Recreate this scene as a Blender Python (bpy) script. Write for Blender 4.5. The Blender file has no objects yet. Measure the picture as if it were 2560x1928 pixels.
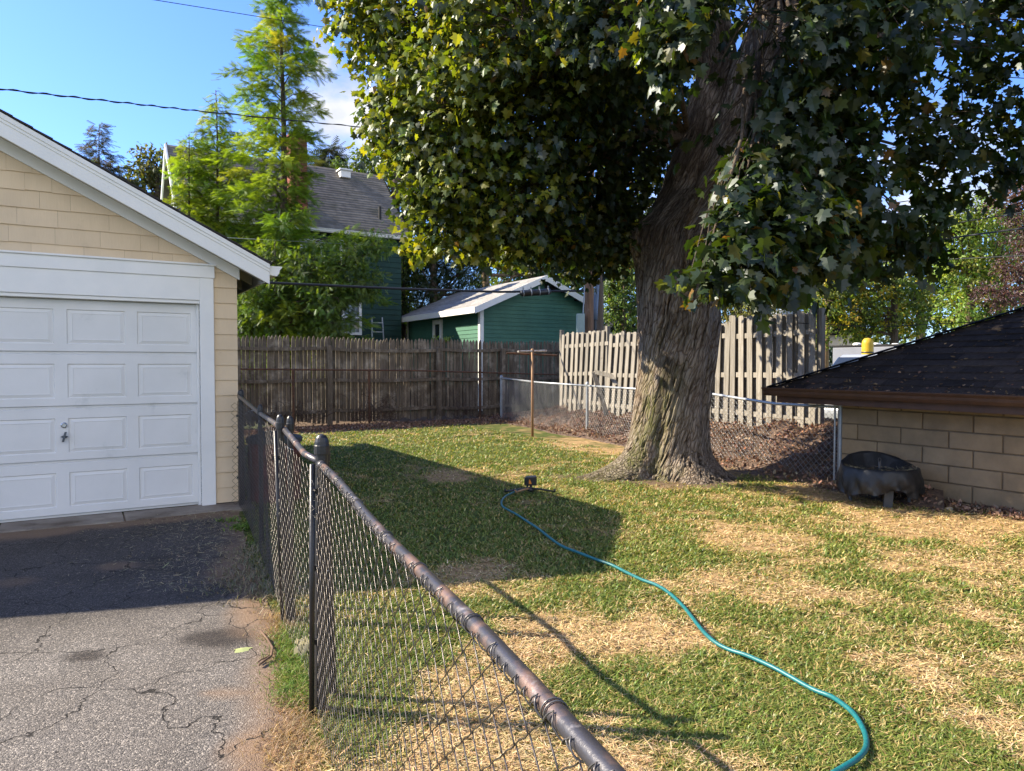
import bpy, math, random
import numpy as np
from mathutils import Vector
random.seed(7); RNG = np.random.default_rng(11)
SC = bpy.context.scene; COL = SC.collection
PI = math.pi
# ---------------------------------------------------------------- camera
F, CU, CV, EYE = 1780.0, 1280.0, 964.0, 1.5
PITCH = math.atan(52 / F)
cam = bpy.data.cameras.new('camera'); camo = bpy.data.objects.new('camera', cam); COL.objects.link(camo)
cam.sensor_width = 36; cam.lens = 36 * F / 2560; cam.clip_end = 2000; cam.clip_start = 0.02
camo.location = (0, 0, EYE); camo.rotation_euler = (PI / 2 - PITCH, 0, 0); SC.camera = camo
# ---------------------------------------------------------------- light
SUN_AZ = math.atan2(-1.0, 0.14)      # horizontal direction to the sun (x, y) = (-1, .14)
SUN_EL = math.radians(35.0)
sv = Vector((math.sin(SUN_AZ) * math.cos(SUN_EL), math.cos(SUN_AZ) * math.cos(SUN_EL), math.sin(SUN_EL)))
sl = bpy.data.lights.new('sun', 'SUN'); sl.energy = 5.0; sl.angle = math.radians(0.5); sl.color = (1.0, 0.89, 0.70)
so = bpy.data.objects.new('sun', sl); COL.objects.link(so); so.rotation_euler = sv.to_track_quat('Z', 'Y').to_euler()
world = bpy.data.worlds.new('World'); SC.world = world; world.use_nodes = True
def setup_world():
    nt = world.node_tree; nt.nodes.clear(); N = nt.nodes.new; L = nt.links.new
    out = N('ShaderNodeOutputWorld'); bg = N('ShaderNodeBackground'); bg.inputs[1].default_value = 0.15
    sky = N('ShaderNodeTexSky'); sky.sky_type = 'NISHITA'; sky.sun_disc = False
    sky.sun_elevation = SUN_EL; sky.sun_rotation = SUN_AZ; sky.air_density = 1.0; sky.dust_density = 0.4; sky.ozone_density = 3.0
    tc = N('ShaderNodeTexCoord')
    mp = N('ShaderNodeMapping'); mp.inputs['Scale'].default_value = (1, 1, 1.9); L(tc.outputs['Generated'], mp.inputs[0])
    n1 = N('ShaderNodeTexNoise'); n1.inputs['Scale'].default_value = 9; n1.inputs['Detail'].default_value = 9; n1.inputs['Roughness'].default_value = .58
    L(mp.outputs[0], n1.inputs[0])
    def mask(lst, top):
        acc = None
        for dv, r in lst:
            dt = N('ShaderNodeVectorMath'); dt.operation = 'DISTANCE'; L(tc.outputs['Generated'], dt.inputs[0]); dt.inputs[1].default_value = dv
            mr = N('ShaderNodeMapRange'); mr.inputs[1].default_value = r; mr.inputs[2].default_value = r * .2; mr.inputs[3].default_value = 0; mr.inputs[4].default_value = .46; L(dt.outputs['Value'], mr.inputs[0])
            if acc is None: acc = mr.outputs[0]
            else:
                mx = N('ShaderNodeMath'); mx.operation = 'MAXIMUM'; L(acc, mx.inputs[0]); L(mr.outputs[0], mx.inputs[1]); acc = mx.outputs[0]
        ad = N('ShaderNodeMath'); ad.operation = 'ADD'; L(n1.outputs[0], ad.inputs[0]); L(acc, ad.inputs[1])
        rp = N('ShaderNodeMapRange'); rp.inputs[1].default_value = .72; rp.inputs[2].default_value = top; L(ad.outputs[0], rp.inputs[0]); return rp.outputs[0]
    n2 = N('ShaderNodeTexNoise'); n2.inputs['Scale'].default_value = 7; n2.inputs['Detail'].default_value = 6; L(mp.outputs[0], n2.inputs[0])
    cr = N('ShaderNodeMapRange'); cr.inputs[1].default_value = .35; cr.inputs[2].default_value = .65; L(n2.outputs[0], cr.inputs[0])
    cc = N('ShaderNodeMix'); cc.data_type = 'RGBA'; L(cr.outputs[0], cc.inputs[0]); cc.inputs[6].default_value = (1.35, 1.55, 1.95, 1); cc.inputs[7].default_value = (2.9, 2.9, 3.0, 1)
    hs = N('ShaderNodeMix'); hs.data_type = 'RGBA'; hs.blend_type = 'MULTIPLY'; hs.inputs[0].default_value = 1
    L(sky.outputs[0], hs.inputs[6]); hs.inputs[7].default_value = (.43, .56, .86, 1)
    mix = N('ShaderNodeMix'); mix.data_type = 'RGBA'; L(mask([(pixdir(u, v), r) for (u, v, r) in CLOUDS], 1.0), mix.inputs[0]); L(hs.outputs[2], mix.inputs[6]); L(cc.outputs[2], mix.inputs[7])
    mixb = N('ShaderNodeMix'); mixb.data_type = 'RGBA'; L(mask(FILLCLOUDS, .92), mixb.inputs[0]); L(mix.outputs[2], mixb.inputs[6]); mixb.inputs[7].default_value = (4.9, 4.8, 4.6, 1); mix = mixb
    L(mix.outputs[2], bg.inputs[0]); L(bg.outputs[0], out.inputs[0])
def pixdir(u, v):
    x = (u - CU) / F; y = (CV - v) / F
    c, s = math.cos(PITCH), math.sin(PITCH)
    d = Vector((x, c + s * y, -s + c * y)); return d.normalized()
FILLCLOUDS = [((.1, -.9, .45), .85), ((-.75, -.55, .5), .55), ((.8, -.5, .4), .6)]  # unseen cloud banks added behind the camera as fill light
CLOUDS = [(880, 330, .15), (800, 150, .05), (2330, 470, .16), (1700, 560, .12), (2060, 330, .08)]
setup_world()
SC.view_settings.view_transform = 'Standard'; SC.view_settings.look = 'None'; SC.view_settings.exposure = 1.42; SC.view_settings.gamma = 1
SC.cycles.max_bounces = 8; SC.cycles.diffuse_bounces = 3; SC.cycles.transparent_max_bounces = 8
SC.cycles.use_denoising = True
# ---------------------------------------------------------------- geometry helpers
DX, DY = 0.8546, 0.5192                 # street grid: d runs right and away, b runs left and away
def W(s, t, z=0.0): return Vector((DX * s - DY * t, DY * s + DX * t, z))
def s_at(u, t):
    k = (u - CU) / F; return t * (DY + DX * k) / (DX - DY * k)
def t_at(u, s):
    k = (u - CU) / F; return s * (DX - DY * k) / (DY + DX * k)
def pix(u, v, Y):
    d = pixdir(u, v); return Vector((0, 0, EYE)) + d * (Y / d.y)
def G(u, v, z=0.0):
    d = pixdir(u, v); return Vector((0, 0, EYE)) + d * ((z - EYE) / d.z)
def ST(p): return (p[0] * DX + p[1] * DY, -p[0] * DY + p[1] * DX)
ORG = {}
class MB:
    def __init__(self): self.v = []; self.f = []; self.t = []; self.usetone = False
    def add(self, vs, fs, tone=None):
        b = len(self.v); self.v += [tuple(p) for p in vs]; self.f += [tuple(i + b for i in q) for q in fs]
        if tone is not None: self.usetone = True
        self.t += [1.0 if tone is None else tone] * len(vs)
    def box(self, c, ax, ay, az, tone=None):      # centre, half-axis vectors
        c = Vector(c); vs = [c + ax * i + ay * j + az * k for i in (-1, 1) for j in (-1, 1) for k in (-1, 1)]
        self.add(vs, [(0, 1, 3, 2), (4, 6, 7, 5), (0, 4, 5, 1), (2, 3, 7, 6), (0, 2, 6, 4), (1, 5, 7, 3)], tone)
    def wbox(self, s0, s1, t0, t1, z0, z1, tone=None):   # box on the street grid
        self.box(W((s0 + s1) / 2, (t0 + t1) / 2, (z0 + z1) / 2), W((s1 - s0) / 2, 0), W(0, (t1 - t0) / 2), Vector((0, 0, (z1 - z0) / 2)), tone)
    def prism(self, poly, th, tone=None):   # list of Vector coplanar, extruded by vector th
        n = len(poly); vs = list(poly) + [p + th for p in poly]
        fs = [tuple(range(n)), tuple(range(2 * n - 1, n - 1, -1))] + [(i, (i + 1) % n, n + (i + 1) % n, n + i)[::-1] for i in range(n)]
        self.add(vs, fs, tone)
    def tube(self, pts, r, n=8, tone=None, cap=True):
        pts = [Vector(p) for p in pts]; m = len(pts); rr = r if hasattr(r, '__len__') else [r] * m
        up = None; vs = []
        for i, p in enumerate(pts):
            t = (pts[min(i + 1, m - 1)] - pts[max(i - 1, 0)])
            if t.length < 1e-9: t = Vector((0, 0, 1))
            t.normalize()
            if up is None: up = t.orthogonal().normalized()
            up = (up - t * up.dot(t))
            if up.length < 1e-6: up = t.orthogonal()
            up.normalize(); sd = t.cross(up)
            for k in range(n):
                a = 2 * PI * k / n; vs.append(p + (up * math.cos(a) + sd * math.sin(a)) * rr[i])
        fs = [(i * n + k, i * n + (k + 1) % n, (i + 1) * n + (k + 1) % n, (i + 1) * n + k) for i in range(m - 1) for k in range(n)]
        if cap: fs += [tuple(range(n))[::-1], tuple(range((m - 1) * n, m * n))]
        self.add(vs, fs, tone)
    def lathe(self, c, prof, n=24, tone=None, fn=None):
        c = Vector(c); vs = []
        for (r, z) in prof:
            for k in range(n):
                a = 2 * PI * k / n; q = (r, z) if fn is None else fn(a, r, z)
                vs.append(c + Vector((q[0] * math.cos(a), q[0] * math.sin(a), q[1])))
        m = len(prof)
        self.add(vs, [(i * n + k, i * n + (k + 1) % n, (i + 1) * n + (k + 1) % n, (i + 1) * n + k) for i in range(m - 1) for k in range(n)], tone)
    def build(self, name, mat, parent=None, smooth=False, bevel=0, loc=None):
        o0 = ORG.get(parent.name, Vector((0, 0, 0))) if parent else (Vector(loc) if loc is not None else Vector((0, 0, 0)))
        me = bpy.data.meshes.new(name); me.from_pydata([(p[0] - o0.x, p[1] - o0.y, p[2] - o0.z) for p in self.v], [], self.f)
        if self.usetone:
            a = me.attributes.new('tone', 'FLOAT', 'POINT'); a.data.foreach_set('value', self.t)
        me.materials.append(mat)
        if smooth: me.shade_smooth()
        o = bpy.data.objects.new(name, me); COL.objects.link(o); me.update()
        ORG[o.name] = o0
        if parent: o.parent = parent
        else: o.location = o0
        if bevel:
            md = o.modifiers.new('b', 'BEVEL'); md.width = bevel; md.segments = 2; md.limit_method = 'ANGLE'
        return o
def np_mesh(name, V, Fs, mat, parent=None, col=None, smooth=False, loc=None, attrs=None):
    """V (N,3); Fs list of (M,k) index arrays; col (N,3) per vertex"""
    o0 = ORG.get(parent.name, Vector((0, 0, 0))) if parent else (Vector(loc) if loc is not None else Vector((0, 0, 0)))
    V = np.asarray(V, dtype=np.float64) - np.array(o0)
    me = bpy.data.meshes.new(name); me.vertices.add(len(V)); me.vertices.foreach_set('co', V.astype(np.float32).ravel())
    nl = sum(f.size for f in Fs); npoly = sum(len(f) for f in Fs)
    me.loops.add(nl); me.loops.foreach_set('vertex_index', np.concatenate([f.ravel() for f in Fs]).astype(np.int32))
    me.polygons.add(npoly)
    tot = np.concatenate([np.full(len(f), f.shape[1]) for f in Fs]); st = np.concatenate([[0], np.cumsum(tot)[:-1]])
    me.polygons.foreach_set('loop_start', st.astype(np.int32))
    me.update(calc_edges=True)
    if col is not None:
        a = me.attributes.new('col', 'FLOAT_COLOR', 'POINT'); c4 = np.ones((len(V), 4), np.float32); c4[:, :3] = col; a.data.foreach_set('color', c4.ravel())
    for k, arr in (attrs or {}).items():
        a = me.attributes.new(k, 'FLOAT', 'POINT'); a.data.foreach_set('value', np.asarray(arr, np.float32))
    me.materials.append(mat)
    me.polygons.foreach_set('use_smooth', np.full(npoly, bool(smooth)))
    o = bpy.data.objects.new(name, me); COL.objects.link(o); ORG[o.name] = o0
    if parent: o.parent = parent
    else: o.location = o0
    return o
def thing(name, label, cat, loc=(0, 0, 0), group=None):
    o = bpy.data.objects.new(name, None); COL.objects.link(o); o.location = loc; o.empty_display_size = .1
    ORG[o.name] = Vector(loc); o['label'] = label; o['category'] = cat
    if group: o['group'] = group
    return o
def tag(o, label=None, cat=None, group=None, kind=None):
    for k, v in (('label', label), ('category', cat), ('group', group), ('kind', kind)):
        if v: o[k] = v
    return o
# ---------------------------------------------------------------- numpy noise
def _h(ix, iy, iz):
    n = (ix * 374761393 + iy * 668265263 + iz * 2147483647 * 3) & 0xffffffff
    n = ((n ^ (n >> 13)) * 1274126177) & 0xffffffff
    n = ((n ^ (n >> 16)) * 2246822519) & 0xffffffff
    return ((n ^ (n >> 15)) & 0xffffff) / 0xffffff
def noise3(x, y, z):
    x, y, z = np.broadcast_arrays(np.asarray(x, float), np.asarray(y, float), np.asarray(z, float))
    xi, yi, zi = np.floor(x).astype(np.int64), np.floor(y).astype(np.int64), np.floor(z).astype(np.int64)
    fx, fy, fz = x - xi, y - yi, z - zi
    fx, fy, fz = [f * f * (3 - 2 * f) for f in (fx, fy, fz)]
    r = 0
    for a in (0, 1):
        for b in (0, 1):
            for c in (0, 1):
                w = (fx if a else 1 - fx) * (fy if b else 1 - fy) * (fz if c else 1 - fz)
                r = r + w * _h(xi + a, yi + b, zi + c)
    return r
def fbm(x, y, z=0.0, o=4):
    r = 0; a = .5; s = 0
    for i in range(o):
        r = r + a * noise3(np.asarray(x) * 2 ** i + 17.3 * i, np.asarray(y) * 2 ** i + 5.1 * i, np.asarray(z) * 2 ** i); s += a; a *= .5
    return r / s
def sstep(a, b, x):
    t = np.clip((x - a) / (b - a), 0, 1); return t * t * (3 - 2 * t)
# ---------------------------------------------------------------- materials
def newmat(name):
    m = bpy.data.materials.new(name); m.use_nodes = True; nt = m.node_tree; return m, nt, nt.nodes['Principled BSDF']
def C4(c): return (c[0], c[1], c[2], 1)
def texnoise(nt, co, scale, det=5, rough=.6, stretch=(1, 1, 1), rot=(0, 0, 0)):
    mp = nt.nodes.new('ShaderNodeMapping'); mp.inputs['Scale'].default_value = stretch; mp.inputs['Rotation'].default_value = rot
    nt.links.new(co, mp.inputs[0])
    n = nt.nodes.new('ShaderNodeTexNoise'); n.inputs['Scale'].default_value = scale; n.inputs['Detail'].default_value = det; n.inputs['Roughness'].default_value = rough
    nt.links.new(mp.outputs[0], n.inputs[0]); return n.outputs[0]
def ramp(nt, x, a, b, c=0, d=1):
    m = nt.nodes.new('ShaderNodeMapRange'); nt.links.new(x, m.inputs[0])
    for i, q in enumerate((a, b, c, d)): m.inputs[i + 1].default_value = q
    return m.outputs[0]
def mixc(nt, fac, a, b, mode='MIX'):
    m = nt.nodes.new('ShaderNodeMix'); m.data_type = 'RGBA'; m.blend_type = mode
    if isinstance(fac, float): m.inputs[0].default_value = fac
    else: nt.links.new(fac, m.inputs[0])
    for i, q in ((6, a), (7, b)):
        if isinstance(q, tuple): m.inputs[i].default_value = C4(q)
        else: nt.links.new(q, m.inputs[i])
    return m.outputs[2]
def attr(nt, n, out='Fac'):
    a = nt.nodes.new('ShaderNodeAttribute'); a.attribute_name = n; return a.outputs[out]
def math_(nt, op, a, b):
    m = nt.nodes.new('ShaderNodeMath'); m.operation = op
    for i, q in enumerate((a, b)):
        if isinstance(q, (int, float)): m.inputs[i].default_value = q
        else: nt.links.new(q, m.inputs[i])
    return m.outputs[0]
def Mt(name, c1, c2=None, rough=.8, ns=6, thr=(.35, .65), stretch=(1, 1, 1), bump=0, bs=None, bst=None, spec=.3, metal=0, tone=False, c3=None, ns3=2, thr3=(.55, .7), det=6, dist=.02, sheen=0):
    m, nt, p = newmat(name); tc = nt.nodes.new('ShaderNodeTexCoord').outputs['Object']
    col = C4(c1)
    if c2 is not None:
        col = mixc(nt, ramp(nt, texnoise(nt, tc, ns, det, .6, stretch), *thr), c1, c2)
        if c3 is not None: col = mixc(nt, ramp(nt, texnoise(nt, tc, ns3, det, .65), *thr3), col, c3)
        if tone:
            a = attr(nt, 'tone'); cb = nt.nodes.new('ShaderNodeCombineColor')
            for i in range(3): nt.links.new(a, cb.inputs[i])
            col = mixc(nt, 1.0, col, cb.outputs[0], 'MULTIPLY')
        nt.links.new(col, p.inputs['Base Color'])
    else: p.inputs['Base Color'].default_value = col
    p.inputs['Roughness'].default_value = rough; p.inputs['Specular IOR Level'].default_value = spec; p.inputs['Metallic'].default_value = metal
    if bump:
        b = nt.nodes.new('ShaderNodeBump'); b.inputs['Strength'].default_value = bump; b.inputs['Distance'].default_value = dist
        nt.links.new(texnoise(nt, tc, bs or ns * 3, 6, .65, bst or stretch), b.inputs['Height']); nt.links.new(b.outputs[0], p.inputs['Normal'])
    return m
def leafmat(name, trans=.35, rough=.45, gloss=.12, tint=(1.25, 1.2, .35)):
    m, nt, p = newmat(name); nt.nodes.remove(p); N = nt.nodes.new; L = nt.links.new
    out = nt.nodes['Material Output']; c = attr(nt, 'col', 'Color')
    d = N('ShaderNodeBsdfDiffuse'); L(c, d.inputs[0])
    tr = N('ShaderNodeBsdfTranslucent'); L(mixc(nt, 1.0, c, tint, 'MULTIPLY'), tr.inputs[0])
    m1 = N('ShaderNodeMixShader'); m1.inputs[0].default_value = trans; L(d.outputs[0], m1.inputs[1]); L(tr.outputs[0], m1.inputs[2])
    g = N('ShaderNodeBsdfGlossy'); g.inputs['Roughness'].default_value = rough; g.inputs[0].default_value = (.9, .95, 1, 1)
    m2 = N('ShaderNodeMixShader'); m2.inputs[0].default_value = gloss; L(m1.outputs[0], m2.inputs[1]); L(g.outputs[0], m2.inputs[2])
    L(m2.outputs[0], out.inputs[0]); return m
WHITE = Mt('white_paint', (.84, .82, .77), (.78, .77, .73), .55, 3, bump=.08, bs=60, c3=(.52, .50, .45), ns3=9, thr3=(.68, .8))
DOORW = Mt('door_white', (.76, .745, .71), (.70, .69, .655), .5, 2, bump=.05, bs=90, c3=(.58, .58, .55), ns3=4, thr3=(.62, .8))
CREAM = Mt('cream_shingle', (.72, .56, .37), (.66, .51, .335), .75, 5, stretch=(1, 1, .4), bump=.25, bs=60, bst=(1, 1, .12), tone=True, c3=(.55, .42, .27), ns3=3, thr3=(.6, .8), dist=.006)
SOFFIT = Mt('soffit_paint', (.55, .50, .42), (.48, .43, .35), .7, 5, bump=.1)
ROOFD = Mt('dark_shingle', (.035, .032, .032), (.055, .05, .048), .9, 40, bump=.5, bs=120, spec=.2)
CONC = Mt('old_concrete', (.22, .18, .14), (.32, .28, .23), .9, 6, bump=.4, bs=40, c3=(.12, .09, .065), ns3=3, thr3=(.45, .65))
BLACKM = Mt('black_vinyl', (.012, .012, .013), (.022, .02, .02), .38, 8, spec=.5, bump=.1, bs=80)
RAILM = Mt('worn_brown_rail', (.055, .052, .058), (.20, .125, .095), .36, 9, (.50, .62), stretch=(1, 1, 1), bump=.3, bs=50, spec=.6, metal=.3, c3=(.30, .27, .26), ns3=16, thr3=(.60, .72), dist=.004)
WIREM = Mt('dull_black_wire', (.045, .040, .038), (.11, .09, .08), .30, 60, metal=.5, spec=.7)
GALV = Mt('galvanized_steel', (.42, .44, .46), (.30, .32, .34), .42, 9, metal=.5, bump=.1)
RUST = Mt('rusty_steel', (.16, .075, .04), (.07, .04, .03), .8, 14, bump=.4, spec=.3)
OLDWOOD = Mt('brown_weathered_wood', (.21, .165, .12), (.085, .065, .046), .9, 5, (.3, .7), stretch=(4, 4, .5), bump=.5, bs=30, bst=(3, 3, .12), tone=True, c3=(.33, .28, .22), ns3=3, thr3=(.50, .70), dist=.01)
GREYWOOD = Mt('grey_weathered_wood', (.33, .30, .255), (.17, .15, .122), .88, 6, (.3, .7), stretch=(5, 5, .4), bump=.6, bs=26, bst=(3.5, 3.5, .1), tone=True, c3=(.13, .10, .075), ns3=4, thr3=(.62, .8), dist=.01)
POLEW = Mt('pole_wood', (.28, .16, .09), (.14, .085, .055), .85, 6, stretch=(5, 5, .3), bump=.5, bs=30, bst=(3, 3, .1), c3=(.30, .22, .16), ns3=2)
POLEG = Mt('grey_pole_wood', (.20, .15, .11), (.11, .085, .065), .9, 6, stretch=(5, 5, .3), bump=.5, bs=30, bst=(3, 3, .1))
GLASS = Mt('window_glass', (.03, .04, .045), None, .08, spec=.9)
BROWNP = Mt('brown_paint', (.085, .045, .03), (.055, .03, .022), .45, 5, bump=.1, c3=(.14, .09, .06), ns3=8, thr3=(.66, .8))
BARK0 = Mt('bark_plain', (.14, .105, .075), (.07, .05, .035), .9, 10, stretch=(3, 3, .5), bump=.8, bs=14, bst=(3, 3, .5), dist=.05)
LEAFM = leafmat('maple_leaves', .48, .42, .035)
LEAFB = leafmat('tree_leaves', .48, .5, .03)
GRASSM = leafmat('grass_blades', .35, .5, .03, (1.2, 1.15, .5))
DRYM = leafmat('dry_leaves', .12, .7, .01, (1.1, 1, .8))
# ---------------------------------------------------------------- ground
GAUSS = []   # (x, y, rx, ry, amount, angle) straw patches
def gp(u, v, ru, rv, a):
    p = G(u, v); q = G(u + ru, v); r = G(u, v - rv); GAUSS.append((p.x, p.y, abs(q.x - p.x), abs(r.y - p.y), a))
for q in [(1180, 1750, 210, 100, .9), (1260, 1620, 120, 45, .45), (1480, 1585, 270, 60, .75), (1730, 1455, 200, 45, .6), (1860, 1345, 150, 38, .85), (1170, 1435, 160, 42, .75), (1120, 1190, 70, 12, .8),
          (1500, 1880, 160, 60, .45), (1340, 1915, 200, 50, .7), (2300, 1680, 200, 70, .4), (2440, 1400, 250, 50, .35), (2000, 1470, 150, 40, .3), (2500, 1850, 150, 70, .35),
          (1420, 1105, 90, 14, .55), (1530, 1125, 90, 14, .55), (1900, 1165, 160, 18, .7), (2080, 1230, 120, 22, .8), (2380, 1310, 200, 22, .9), (1660, 1215, 60, 12, .6), (1280, 1187, 40, 8, .4),
          (1150, 1900, 130, 60, .5), (720, 1880, 60, 60, .9), (740, 1590, 40, 16, .9), (2480, 1540, 120, 40, .3)]: gp(*q)
for q in [(1650, 1400, 220, 40, -.55), (1040, 1560, 150, 50, -.5), (930, 1650, 120, 60, -.7), (1500, 1730, 130, 60, -.45), (2050, 1800, 260, 90, -.35), (950, 1330, 300, 70, -.5), (1100, 1130, 300, 20, -.45), (1850, 1700, 200, 50, -.2), (1560, 1290, 160, 25, -.1), (1380, 1900, 60, 50, -.3), (1750, 1550, 130, 30, -.2)]: gp(*q)
def dryness(x, y):
    n = fbm(x * 1.3, y * 1.3, 0, 4); n2 = fbm(x * 5, y * 5, 3, 3)
    d = .30 + (n - .5) * .6 + (n2 - .5) * 1.1 + .16 * sstep(1.0, 4.5, x) * sstep(12, 7, y)
    for (gx, gy, rx, ry, a) in GAUSS:
        e = ((x - gx) / rx) ** 2 + ((y - gy) / ry) ** 2; d = d + a * np.exp(-e)
    return d
def dirtmask(x, y):     # bare soil: along the picket fence, round the trunk, against the block wall
    s = x * DX + y * DY; t = -x * DY + y * DX
    n = fbm(x * 2.2, y * 2.2, 9, 4) - .5
    m = sstep(15.2, 15.9, t + n * .9 - .10 * (s - 5))
    m = np.maximum(m, .9 * sstep(1.0, .55, np.hypot(x - 2.25, y - 9.35) + n * .5 ))
    m = np.maximum(m, .8 * np.exp(-(((x - TR0[0] + 1.3) / .55) ** 2 + ((y - TR0[1] + .15) / .18) ** 2)))
    m = np.maximum(m, .8 * sstep(7.4, 8.0, s + n * .5) * (t < 7))
    return m
TR0 = (2.22, 9.75)
def lawn_z(x, y):
    return -.004 + .012 * (fbm(x * .9, y * .9, 5, 3) - .5) - .006
def grid(x0, x1, y0, y1, step):
    xs = np.arange(x0, x1 + step / 2, step); ys = np.arange(y0, y1 + step / 2, step)
    X, Y = np.meshgrid(xs, ys); n, m = X.shape; i = np.arange(n * m).reshape(n, m)
    return X.ravel(), Y.ravel(), np.stack([i[:-1, :-1], i[:-1, 1:], i[1:, 1:], i[1:, :-1]], -1).reshape(-1, 4)
def ground_mat():
    m, nt, p = newmat('lawn_soil'); tc = nt.nodes.new('ShaderNodeTexCoord').outputs['Object']
    dry = attr(nt, 'dry'); dirt = attr(nt, 'dirt')
    n1 = texnoise(nt, tc, 30, 5); n2 = texnoise(nt, tc, 90, 4)
    g = mixc(nt, ramp(nt, n1, .35, .65), (.06, .085, .02), (.13, .14, .04))
    s = mixc(nt, ramp(nt, n2, .35, .65), (.30, .19, .09), (.58, .38, .19))
    c = mixc(nt, ramp(nt, dry, .25, .85), g, s); c = mixc(nt, ramp(nt, texnoise(nt, tc, 14, 6, .7), .42, .62), c, mixc(nt, 1.0, c, (.60, .62, .58), 'MULTIPLY'))
    so = mixc(nt, ramp(nt, n2, .3, .7), (.06, .042, .03), (.22, .155, .105))
    c = mixc(nt, dirt, c, so)
    nt.links.new(c, p.inputs['Base Color']); p.inputs['Roughness'].default_value = .95; p.inputs['Specular IOR Level'].default_value = .1
    b = nt.nodes.new('ShaderNodeBump'); b.inputs['Distance'].default_value = .015; b.inputs['Strength'].default_value = .8
    nt.links.new(n2, b.inputs['Height']); nt.links.new(b.outputs[0], p.inputs['Normal']); return m
X, Y, FQ = grid(-6, 11, .4, 22.5, .06)
np_mesh('lawn', np.stack([X, Y, lawn_z(X, Y)], 1), [FQ], ground_mat(), smooth=True, attrs={'dry': dryness(X, Y), 'dirt': dirtmask(X, Y)})
tag(bpy.data.objects['lawn'], kind='structure')
FARG = Mt('far_ground', (.06, .085, .025), (.10, .11, .04), .95, .5, bump=.3, c3=(.14, .12, .07), ns3=.2)
b_ = MB(); b_.add([(-900, -300, -.06), (900, -300, -.06), (900, 1500, -.06), (-900, 1500, -.06)], [(0, 1, 2, 3)]); tag(b_.build('ground', FARG), kind='structure')
# driveway
def asphalt_mat():
    m, nt, p = newmat('asphalt'); tc = nt.nodes.new('ShaderNodeTexCoord').outputs['Object']; N = nt.nodes.new; L = nt.links.new
    v = N('ShaderNodeTexVoronoi'); v.inputs['Scale'].default_value = 175; L(tc, v.inputs[0])
    bw = N('ShaderNodeSeparateColor'); L(v.outputs['Color'], bw.inputs[0])
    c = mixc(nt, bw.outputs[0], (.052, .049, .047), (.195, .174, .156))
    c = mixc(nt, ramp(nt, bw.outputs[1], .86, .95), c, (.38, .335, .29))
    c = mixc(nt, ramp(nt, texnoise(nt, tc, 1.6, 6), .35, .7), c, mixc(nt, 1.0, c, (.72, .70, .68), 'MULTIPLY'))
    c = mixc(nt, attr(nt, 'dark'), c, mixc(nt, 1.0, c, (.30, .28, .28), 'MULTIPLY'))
    c = mixc(nt, attr(nt, 'soil'), c, (.22, .14, .085))
    # cracks
    wv = N('ShaderNodeVectorMath'); wv.operation = 'ADD'; wn = N('ShaderNodeTexNoise'); wn.inputs['Scale'].default_value = 3; wn.inputs['Detail'].default_value = 8; L(tc, wn.inputs[0])
    sc = N('ShaderNodeVectorMath'); sc.operation = 'SCALE'; sc.inputs['Scale'].default_value = .55; L(wn.outputs['Color'], sc.inputs[0]); L(tc, wv.inputs[0]); L(sc.outputs[0], wv.inputs[1])
    v2 = N('ShaderNodeTexVoronoi'); v2.feature = 'DISTANCE_TO_EDGE'; v2.inputs['Scale'].default_value = 1.5; L(wv.outputs[0], v2.inputs[0])
    cr = math_(nt, 'MULTIPLY', ramp(nt, v2.outputs['Distance'], .007, .0015), ramp(nt, texnoise(nt, tc, .9, 3), .36, .46))
    c = mixc(nt, cr, c, (.02, .017, .015))
    L(c, p.inputs['Base Color']); p.inputs['Roughness'].default_value = .85; p.inputs['Specular IOR Level'].default_value = .25
    b = N('ShaderNodeBump'); b.inputs['Distance'].default_value = .006; b.inputs['Strength'].default_value = .9
    hh = math_(nt, 'SUBTRACT', math_(nt, 'MULTIPLY', v.outputs['Distance'], -.6), math_(nt, 'MULTIPLY', cr, 3.0))
    L(hh, b.inputs['Height']); L(b.outputs[0], p.inputs['Normal']); return m
EDGE = [(-1.1, .3), (-.86, 1.6), (-.86, 2.63), (-.95, 3.03), (-1.2, 3.77), (-1.56, 4.42), (-1.95, 5.3), (-2.35, 6.2), (-2.96, 7.62)]
def edge_x(y): return np.interp(y, [e[1] for e in EDGE], [e[0] for e in EDGE])
us = np.linspace(0, 1, 130) ** 1.0; ys = np.linspace(-.5, 9.0, 210)
XX = []; YY = []
for y in ys:
    ex = float(edge_x(y)) + .07 * (float(fbm(y * 2.5, 3, 0, 3)) - .5) * 2 + .03 * (float(noise3(y * 14, 1, 0)) - .5)
    XX.append(-8.0 + (ex + 8.0) * (1 - (1 - us) ** 1.5)); YY.append(np.full(130, y))
X = np.array(XX); Y = np.array(YY); n, m = X.shape; idx = np.arange(n * m).reshape(n, m)
S_ = X * DX + Y * DY; T_ = -X * DY + Y * DX
def blob(u, v, ru, rv):
    p = G(u, v); q = G(u + ru, v); r = G(u, v - rv)
    e = ((X - p.x) / abs(q.x - p.x)) ** 2 + ((Y - p.y) / abs(r.y - p.y)) ** 2
    return sstep(.25, .75, np.exp(-e) + .5 * (fbm(X * 6, Y * 6, 1, 4) - .5))
nz = fbm(X * 2, Y * 2, 7, 4) - .5
dark = np.maximum(blob(560, 1600, 110, 28), blob(215, 1648, 60, 18)); dark = np.maximum(dark, .75 * sstep(4.3, 5.1, T_ + nz * .6))  # two stains, then the garage's shade painted into the asphalt towards the door
de = np.array([edge_x(y) for y in YY]) - X
soil = sstep(.30, .0, de + nz * .5) * .85
soil = np.maximum(soil, .75 * sstep(7.25, 7.5, T_ + nz * .45 ))
soil = np.maximum(soil, .5 * blob(590, 1740, 100, 14)); soil = np.maximum(soil, .5 * blob(300, 1420, 60, 12)); soil = np.maximum(soil, .35 * blob(40, 1460, 60, 14))
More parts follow.
